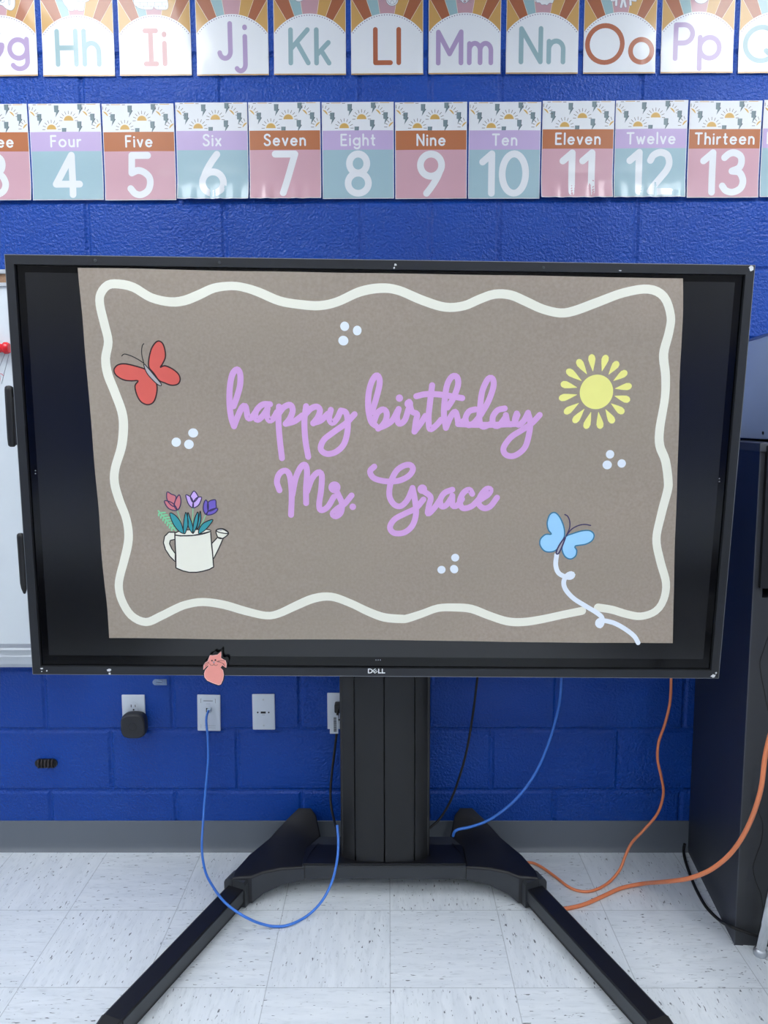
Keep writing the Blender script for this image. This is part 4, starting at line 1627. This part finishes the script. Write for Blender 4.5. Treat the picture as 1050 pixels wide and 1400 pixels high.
def bxs(l):
    bm = bmesh.new()
    for b in l:
        box(bm, *b)
    return bm


def receptacle(parent, z):
    bm = bmesh.new()
    pts = []
    for i in range(32):
        a = 2 * PI * i / 32
        pts.append((max(-.0145, min(.0145, .0172 * math.cos(a))), z + .0172 * math.sin(a)))
    prism(bm, pts, lambda p: (p[0], -.0072, p[1]), lambda p: (p[0], -.004, p[1]))
    r = obj('receptacle', bm, M_PLATE, parent, local=True)
    bm = bxs([(-.0075, -.0055, -.0076, -.007, z, z + .009), (.0055, .0075, -.0076, -.007, z + .001, z + .0085), (-.0045, -.0055, -.0076, -.007, z + .004, z + .005)])
    lathe(bm, [(0, .007), (.0028, .007), (.0028, .0077), (0, .0077)], Matrix.Translation((.001, 0, z - .008)) @ Matrix.Rotation(PI / 2, 4, 'X'), 14)
    obj('socket_slots', bm, M_SLOT, r, local=True)


p = at_y(183.5, 974, 0)
out1 = thing('wall_outlet', 'white wall outlet behind the black plug-in device', 'wall outlet', T(p.x, 0, p.z))
obj('cover_plate', plate_bm(), M_PLATE, out1, local=True, smooth=.5)
receptacle(out1, .0195)
receptacle(out1, -.0195)
# black plug-in device
p2 = at_y(181, 994, -.045)
dev = thing('plug_in_device', 'rounded square black device plugged into the left wall outlet', 'plug-in adapter', T(p2.x, 0, p2.z))
bm = bmesh.new()


def squircle(r, n=40, e=3.2):
    out = []
    for i in range(n):
        a = 2 * PI * i / n
        c, s_ = math.cos(a), math.sin(a)
        q = (abs(c) ** e + abs(s_) ** e) ** (-1 / e)
        out.append((r * q * c, r * q * s_))
    return out


rings = []
for r, y in ((.034, -.008), (.0385, -.012), (.0395, -.022), (.0395, -.034), (.038, -.041), (.034, -.0445), (.012, -.045)):
    rings.append([bm.verts.new((q[0], y, q[1] * 1.02)) for q in squircle(r)])
for a, b in zip(rings, rings[1:]):
    for i in range(40):
        bm.faces.new((a[i], a[(i + 1) % 40], b[(i + 1) % 40], b[i]))
bm.faces.new(rings[-1])
bm.faces.new(rings[0][::-1])
bmesh.ops.recalc_face_normals(bm, faces=bm.faces[:])
obj('housing', bm, pm('matt_black_shell', (34, 36, 41), .5, var=.1), dev, local=True, smooth=.6)
bm = bmesh.new()
lathe(bm, [(.0112, .0448), (.0117, .0456), (.0128, .0456), (.0133, .0448)], Matrix.Rotation(PI / 2, 4, 'X'), 28)
obj('centre_ring', bm, M_BLACK, dev, local=True, smooth=.6)
obj('plug_prongs', bxs([(-.0075, -.0055, -.01, .006, .012, .02), (.0055, .0075, -.01, .006, .012, .02)]), M_ALU, dev, local=True)

# network plate
p = at_y(286, 974, 0)
net = thing('network_wall_plate', 'white network wall plate with a blue cable plugged into it', 'network plate', T(p.x, 0, p.z) @ Matrix.Rotation(.02, 4, 'Y'))
obj('cover_plate', plate_bm(), M_PLATE, net, local=True, smooth=.5)
obj('network_jack', bxs([(-.0085, .0065, -.0062, -.005, .003, .0165)]), M_SLOT, net, local=True)
obj('label_window', bxs([(-.026, -.0245, -.0058, -.0054, .033, .047), (.0205, .022, -.0058, -.0054, .033, .047), (-.026, -.023, -.0058, -.0054, .0455, .047),
                         (.019, .022, -.0058, -.0054, .0455, .047), (-.017, .013, -.0058, -.0054, .0385, .0415), (-.008, .005, -.0058, -.0054, .03, .0308),
                         (-.014, .022, -.0058, -.0054, -.042, -.0412), (-.014, .022, -.0058, -.0054, -.049, -.0482), (-.0255, -.0248, -.0058, -.0054, -.05, -.038)]), M_GREYTXT, net, local=True)

p = at_y(360.7, 972.7, 0)
hd = thing('media_wall_plate', 'white wall plate with a single empty video port in its middle', 'wall plate', T(p.x, 0, p.z))
obj('cover_plate', plate_bm(.0715, .117), M_PLATE, hd, local=True, smooth=.5)
obj('video_port', bxs([(-.009, .007, -.0062, -.005, -.0045, .002)]), M_SLOT, hd, local=True)
for x, z in ((-.0185, -.001), (.0165, -.001), (0, .041), (0, -.044)):
    obj('plate_screw', disc_bm(x, z, .0026 if abs(x) > .01 else .003, -.0052, -.0064, 14), M_ALU if abs(x) < .01 else M_SLOT, hd, local=True)
obj('printed_mark', bxs([(-.005, .004, -.0058, -.0054, -.0095, -.0085)]), M_GREYTXT, hd, local=True)

p = at_y(463.5, 971.5, 0)
out2 = thing('wall_outlet', 'white wall outlet half hidden behind the left side of the stand column', 'wall outlet', T(p.x, 0, p.z))
obj('cover_plate', plate_bm(), M_PLATE, out2, local=True, smooth=.5)
receptacle(out2, .0195)
receptacle(out2, -.0195)

# clear adhesive hook
p = at_y(219, 932.5, 0)
hk = thing('adhesive_hook', 'clear plastic adhesive cable clip stuck sideways above the wall outlet', 'adhesive clip', T(p.x, 0, p.z))
bm = bmesh.new()
pts = [(.021, -.0095), (.021, .0095)] + [(-.014 + .0095 * math.cos(a), .0095 * math.sin(a)) for a in [PI / 2 + PI * i / 10 for i in range(11)]]
prism(bm, pts, lambda p: (p[0], -.003, p[1]), lambda p: (p[0], 0, p[1]))
obj('base_strip', bm, M_CLEAR, hk, local=True)
bm = bmesh.new()
tube(bm, [(-.012, -.004, -.004), (0, -.006, -.004), (.012, -.011, -.003), (.012, -.012, .004), (0, -.006, .004), (-.012, -.004, .004)], .0026, 8, smooth_step=.003)
obj('hook_loop', bm, M_CLEAR, hk, local=True, smooth=.8)

# black cable organiser on the wall
p = at_y(63.7, 1043, 0)
org = thing('cable_organizer', 'small black oval cable organizer stuck on the wall at lower left', 'cable organizer', T(p.x, 0, p.z))
bm = bmesh.new()
pts = [(.0215 + .0145 * math.cos(a), .0145 * math.sin(a)) for a in [-PI / 2 + PI * i / 10 for i in range(11)]] + [(-.0215 + .0145 * math.cos(a), .0145 * math.sin(a)) for a in [PI / 2 + PI * i / 10 for i in range(11)]]
prism(bm, pts, lambda p: (p[0], -.005, p[1]), lambda p: (p[0], 0, p[1]))
obj('base', bm, M_BLACK, org, local=True)
for i in range(5):
    x = -.022 + i * .011
    bm = bmesh.new()
    tube(bm, [(x, -.004, -.0115), (x, -.011, -.010), (x, -.0135, 0), (x, -.011, .010), (x, -.004, .0115)], .0032, 8, smooth_step=.004)
    obj('clip_rib', bm, pm('brown_black_rubber', (44, 38, 38), .5), org, local=True, smooth=.8)

# ------------------------------------------------------------------ whiteboard on the left
WBX0, WBX1, WBZ0, WBZ1 = -2.35, -.98, .632, 1.834
wb = thing('whiteboard', 'white marker board with aluminium frame and tray on the wall left of the display', 'whiteboard', T((WBX0 + WBX1) / 2, 0, (WBZ0 + WBZ1) / 2))
obj('board_surface', bxs([(WBX0 + .01, WBX1 - .01, -.012, 0, WBZ0 + .06, WBZ1 - .03)]), M_WBOARD, wb)
bm = bxs([(WBX0, WBX1, -.02, 0, WBZ1 - .012, WBZ1), (WBX0, WBX1, -.02, 0, WBZ1 - .048, WBZ1 - .038), (WBX0, WBX0 + .02, -.018, 0, WBZ0 + .05, WBZ1), (WBX1 - .02, WBX1, -.018, 0, WBZ0 + .05, WBZ1)])
obj('board_frame', bm, M_ALU, wb)
obj('tack_strip', bxs([(WBX0 + .005, WBX1 - .005, -.014, 0, WBZ1 - .039, WBZ1 - .012)]), M_CORK, wb, label='brown cork tack strip along the top')
bm = bmesh.new()
prism(bm, [(0, WBZ0 + .062), (-.016, WBZ0 + .062), (-.018, WBZ0 + .05), (-.022, WBZ0 + .044), (-.05, WBZ0 + .036), (-.062, WBZ0 + .040), (-.066, WBZ0 + .036), (-.064, WBZ0 + .012), (-.056, WBZ0), (0, WBZ0)],
      lambda p: (WBX0, p[0], p[1]), lambda p: (WBX1, p[0], p[1]))
obj('marker_tray', bm, M_ALU, wb)
bm = bmesh.new()
for a, b in (((8, 480), (-8, 520)), ((12, 485), (2, 525))):
    tube(bm, [at_y(a[0], a[1], -.0125), at_y(b[0], b[1], -.0125)], .0008, 5)
obj('pencil_lines', bm, M_GREYINK, wb)
bm = bmesh.new()
for q in ([(-6, 512), (2, 511), (5, 514)], [(-1, 511), (0, 518), (-1, 524)]):
    tube(bm, [at_y(a[0], a[1], -.0125) for a in q], .0012, 5)
obj('marker_writing', bm, M_PINKINK, wb, label='pink handwriting')
a, b = at_y(-26, 476, -.03), at_y(13, 475, -.03)
rm = thing('board_magnet', 'glossy red magnet clip on the whiteboard beside the display', 'magnet', T((a.x + b.x) / 2, -.0125, a.z))
bm = bmesh.new()
L = (b.x - a.x)
lathe(bm, [(0, -L / 2), (.012, -L / 2), (.0165, -L / 2 + .006), (.0165, L / 2 - .034), (.0125, L / 2 - .028), (.0125, L / 2 - .02), (.0175, L / 2 - .014), (.0175, L / 2 - .006), (.014, L / 2), (0, L / 2)], T(0, -.018, 0) @ Matrix.Rotation(PI / 2, 4, 'Y'), 24)
obj('clip_body', bm, M_RED, rm, local=True, smooth=.6)
obj('magnet_base', bxs([(-L * .4, L * .4, -.004, 0, -.01, .01)]), M_BLACK, rm, local=True)

# ------------------------------------------------------------------ cabinet at the right with what stands on it
KM = T(.887, -.459, 0) @ Matrix.Rotation(-math.radians(6.3), 4, 'Z')
ktop = at_y(1041, 605.5, -.459).z
KW, KD = .92, .455
cab = thing('bookcase', 'dark open-front bookcase against the wall right of the display', 'bookcase', KM)
t = .022
obj('side_panel', bxs([(0, t, .004, KD, 0, ktop - t)]), M_CABSIDE, cab, local=True, label='navy grey left side')
obj('side_panel', bxs([(KW - t, KW, .004, KD, 0, ktop - t)]), M_CABSIDE, cab, local=True)
obj('back_panel', bxs([(t, KW - t, KD - .008, KD, .06, ktop - t)]), M_CABSIDE, cab, local=True)
bm = bmesh.new()
box(bm, -.004, KW + .004, -.006, KD, ktop - t, ktop, bev=.002)
obj('top_panel', bm, M_CABTRIM, cab, local=True)
obj('edge_band', bxs([(0, t, 0, .004, 0, ktop - t), (KW - t, KW, 0, .004, 0, ktop - t), (t, KW - t, 0, .004, ktop - t - .036, ktop - t)]), M_CABFRONT, cab, local=True)
obj('edge_line', bxs([(-.0015, .0015, -.0012, .001, 0, ktop - t)]), M_CABTRIM, cab, local=True)
obj('front_panel', bxs([(t + .0, KW - t, .0025, .02, .0, .94)]), M_CABFRONT, cab, local=True, label='dark grey lower front')
for z in (.94, 1.13):
    obj('shelf', bxs([(t, KW - t, .02, KD - .01, z - .02, z)]), M_CABSIDE, cab, local=True)
# framed notice leaning on the front
fx, fz = .0, .0


def on_cab(px, py, off=0.0):
    n = KM.to_3x3() @ Vector((0, -1, 0))
    o = KM.translation + n * off
    d = ray(px, py)
    p = CAM + d * ((o - CAM).dot(n) / d.dot(n))
    return KM.inverted() @ p


q0, q1 = on_cab(1037.3, 803, .004), on_cab(1042.5, 665, .004)
fz0, fz1 = q0.z, q1.z + .10
fx0, fx1 = q0.x, q0.x + .30
nt_ = thing('framed_notice', 'black framed white notice hung on the front of the dark bookcase', 'framed notice', KM @ T((fx0 + fx1) / 2, 0, fz0))
hw_ = (fx1 - fx0) / 2
hh_ = fz1 - fz0
fwd = .021
obj('frame', bxs([(-hw_, hw_, -.016, 0, 0, fwd * .7), (-hw_, hw_, -.016, 0, hh_ - fwd, hh_), (-hw_, -hw_ + fwd, -.016, 0, fwd * .7, hh_ - fwd), (hw_ - fwd, hw_, -.016, 0, fwd * .7, hh_ - fwd)]), M_BLACK, nt_, local=True)
obj('paper', bxs([(-hw_ + fwd - .002, hw_ - fwd + .002, -.008, -.002, fwd * .5, hh_ - fwd + .003)]), L_WHITE, nt_, local=True, label='white paper in the frame')

# pale box on top
bx0 = .05
boxz = at_y(1050, 452, -.41).z - ktop
pb = thing('storage_box', 'pale blue-grey metal box standing on top of the bookcase', 'box', KM @ T(bx0, .05, ktop))
bm = bmesh.new()
box(bm, 0, .5, 0, KD - .07, .006, boxz, bev=.004)
obj('box_body', bm, M_PALEBOX, pb, local=True, smooth=.5)
obj('lid_edge', bxs([(-.002, .502, -.002, KD - .068, boxz - .004, boxz + .002)]), M_ALU, pb, local=True)
_n = KM.to_3x3() @ Vector((-1, 0, 0))
_o = KM @ Vector((bx0, 0, 0))
_d = ray(1044, 592)
latch = KM.inverted() @ (CAM + _d * ((_o - CAM).dot(_n) / _d.dot(_n)))
obj('latch_dot', disc_bm(0, 0, .004, -.001, -.003), M_SLOT, pb, local=True, M=KM @ T(bx0, latch.y, latch.z) @ Matrix.Rotation(-PI / 2, 4, 'Z'))
obj('corner_foot', bxs([(-.001, .03, .006, .03, 0, .026)]), M_BLACK, pb, local=True)

# table whose chromed leg shows at the right edge
f = at_z(1039, 1303, .006)
tb = thing('classroom_table', 'table with a splayed chrome leg standing in front of the dark bookcase', 'table', T(f.x + .36, f.y - .37, 0))
t0 = Vector((f.x, f.y, 0))
top_z = .72
TR = Matrix.Rotation(-math.radians(6.3), 3, 'Z')
corners = [(0, 0, 1, -1), (.78, 0, -1, -1), (0, -.66, 1, 1), (.78, -.66, -1, 1)]
for cx, cy, sx, sy in corners:
    b0 = t0 + TR @ Vector((cx, cy, .014))
    b1 = b0 + TR @ Vector((sx * .075, sy * .05, top_z - .03))
    bm = bmesh.new()
    tube(bm, [b0, b0.lerp(b1, .5), b1], lambda u: .0125 + .0045 * min(1, u * 1.5), 20)
    lg = obj('leg', bm, M_CHROME, tb, smooth=.8)
    bm = bmesh.new()
    lathe(bm, [(0, 0), (.014, 0), (.0165, .004), (.0175, .010), (.016, .017), (.0125, .02)], T(b0.x, b0.y, 0), 24)
    obj('glide_foot', bm, M_ALU, lg, smooth=.8)
bm = bmesh.new()
box(bm, .04, .78, -.67, -.03, top_z - .03, top_z, bev=.006, M=Matrix.Translation(t0) @ TR.to_4x4())
obj('table_top', bm, M_CABTRIM, tb)

# ------------------------------------------------------------------ cables


def cable(name, pts, r, mat, label, step=.012, cat='cable', extra=None, group=None):
    base = pts[0]
    t = thing(name, label, cat, T(base.x, base.y, base.z), group)
    bm = bmesh.new()
    tube(bm, pts, r, 10, smooth_step=step)
    obj('cord', bm, mat, t, smooth=1.2)
    return t


# blue network cable from the wall plate, looping over the left leg to the column
pts = [at_y(286.5, 970, -.012), at_y(284, 974, -.03), at_y(282, 985, -.036), at_y(284, 1010, -.034), at_y(284.5, 1040, -.04), at_y(281, 1080, -.06), at_y(278, 1120, -.09),
       at_y(276, 1160, -.14), at_y(281, 1192, -.215), at_y(293, 1215, -.30), at_z(304, 1230, .082), at_z(316, 1241, .073), at_z(329, 1250, .067), at_z(340, 1256, .052), at_z(354, 1262, .022), at_z(374, 1266.5, .006), at_z(395, 1264.5, .006),
       at_z(420, 1252, .006), at_y(440, 1232, -.335), at_y(454, 1205, -.31), at_y(461, 1175, -.285), at_y(462.5, 1150, -.26), at_y(461, 1128, -.235)]
bc = cable('network_cable', pts, .0037, M_BLUECABLE, 'blue network cable looping from the wall plate over the left stand leg')
q = pts[0]
bm = bmesh.new()
box(bm, q.x - .0065, q.x + .0055, -.024, -.005, q.z - .008, q.z + .004, bev=.0015)
obj('connector', bm, pm('clear_connector_plastic', (170, 186, 200), .25), bc)

pts = [at_y(760, 800, -.4), at_y(767, 860, -.18), at_y(768, 900, -.09), at_y(767.5, 930, -.08), at_y(764, 965, -.075), at_y(752, 1010, -.08), at_y(733, 1055, -.09), at_y(706, 1092, -.11), at_y(672, 1119, -.13), at_y(645, 1130, -.15), at_y(626, 1134, -.16), at_y(621, 1138, -.155), at_y(619.5, 1143, -.15)]
cable('network_cable', pts, .0042, M_BLUECABLE, 'blue network cable hanging from behind the display to the right stand hub')

pts = [at_y(655, 800, -.4), at_y(656, 860, -.2), at_y(655, 900, -.12), at_y(652.5, 928, -.11), at_y(646, 980, -.1), at_y(636, 1035, -.1), at_y(619, 1088, -.1), at_y(603, 1117, -.11), at_y(591, 1129, -.12), at_y(584, 1135, -.13)]
cable('power_cable', pts, .0036, M_RUBBER, 'thin black cable hanging right of the stand column')

# black power cord with a tag from the half-hidden outlet
p = at_y(461, 966, 0)
pts = [at_y(462, 968, -.035), at_y(461, 985, -.05), at_y(460, 1005, -.052), at_y(457, 1030, -.055), at_y(453, 1065, -.07), at_y(452, 1095, -.1), at_y(456, 1118, -.15), at_y(460.5, 1135, -.22), at_y(462, 1150, -.235), at_y(463.5, 1160, -.23)]
pc = cable('power_cable', pts, .0038, M_RUBBER, 'black power cord with a white barcode tag left of the stand column')
bm = bmesh.new()
q = pts[0]
box(bm, q.x - .011, q.x + .016, -.04, -.0075, q.z - .016, q.z + .012, bev=.004, seg=3)
obj('plug', bm, M_BLACK, pc, smooth=.6)
c1, c2 = at_y(450.8, 978, -.06), at_y(462.5, 1003, -.06)
bm = bxs([(c1.x, c2.x, -.0605, -.0595, c2.z, c1.z)])
tg = obj('barcode_tag', bm, M_PLATE, pc, label='white tag with a printed barcode')
bm = bmesh.new()
rr = random.Random(3)
z = c2.z + .006
while z < c1.z - .008:
    h = rr.choice((.0008, .0014, .002))
    box(bm, c1.x + .012, c2.x - .005, -.0609, -.0604, z, z + h)
    z += h + rr.choice((.0009, .0014))
obj('barcode', bm, M_SLOT, tg)

# orange cords
pts = [at_y(905, 800, -.4), at_y(914, 860, -.2), at_y(917, 900, -.13), at_y(917.5, 930, -.12), at_y(916, 960, -.11), at_y(909, 990, -.1), at_y(900.5, 1015, -.1), at_y(899, 1038, -.1), at_y(904, 1062, -.1), at_y(907, 1085, -.1), at_y(899, 1112, -.1),
       at_y(880, 1135, -.11), at_y(864, 1152, -.125), at_y(855, 1170, -.14), at_y(848, 1188, -.16), at_y(835, 1204, -.18), at_z(818, 1215, .005), at_z(800, 1219, .005), at_z(780, 1214, .005), at_z(757, 1197, .005), at_z(738, 1184, .005), at_z(722, 1179, .005), at_z(722, 1179, .005) + Vector((-.07, -.02, 0))]
cable('extension_cord', pts, .0042, M_ORANGE, 'orange cord hanging from behind the display and curling on the floor')
pts = [Vector((1.2, -.75, top_z + .006)), Vector((1.06, -.68, top_z + .006)), Vector((1.0, -.655, top_z + .008)), at_y(1064, 985, -.62), at_y(1054, 1002, -.605), at_y(1046, 1035, -.60), at_y(1040, 1080, -.60), at_y(1025, 1125, -.575), at_y(1003, 1162, -.54), at_y(975, 1187, -.50), at_y(945, 1200, -.45), at_y(915, 1205, -.38),
       at_z(880, 1208, .02), at_z(850, 1214, .008), at_z(825, 1225, .0055), at_z(800, 1236, .0055), at_z(778, 1241.5, .0055), at_z(765, 1242, .0055), at_z(765, 1242, .0055) + Vector((-.06, .02, 0))]
cable('extension_cord', pts, .0058, M_ORANGE, 'thick orange cord swooping down past the bookcase to the right stand leg')

# black cable lying along the foot of the bookcase, and a thin wire on its front
pts = [at_y(936, 1154, -.012), at_y(934.5, 1163, -.014), at_z(938, 1180, .006), at_z(947, 1205, .006), at_z(957, 1226, .006), at_z(968, 1243, .007), at_z(985, 1259, .009), at_y(1000, 1267, -.466), at_y(1018, 1274, -.472), at_y(1036, 1280, -.474), at_y(1060, 1287, -.474)]
cable('power_cable', pts, .0045, M_RUBBER, 'black cable running along the bottom edge of the bookcase')
pts = [at_y(px, py, -.482) for px, py in ((1056, 858), (1050, 871), (1043, 892), (1039, 906), (1041, 925), (1046, 950), (1053, 985))]
cable('thin_wire', pts, .0014, M_RUBBER, 'thin black wire on the bookcase front below the framed notice')
pts = [at_y(px, py, -.482) for px, py in ((1034, 1096), (1038, 1112), (1043, 1127), (1041, 1150), (1034, 1170), (1029.5, 1187), (1034, 1207), (1040, 1222), (1043, 1240), (1045, 1255))]
cable('thin_wire', pts, .0014, M_RUBBER, 'thin black wire on the bookcase front near the table leg')
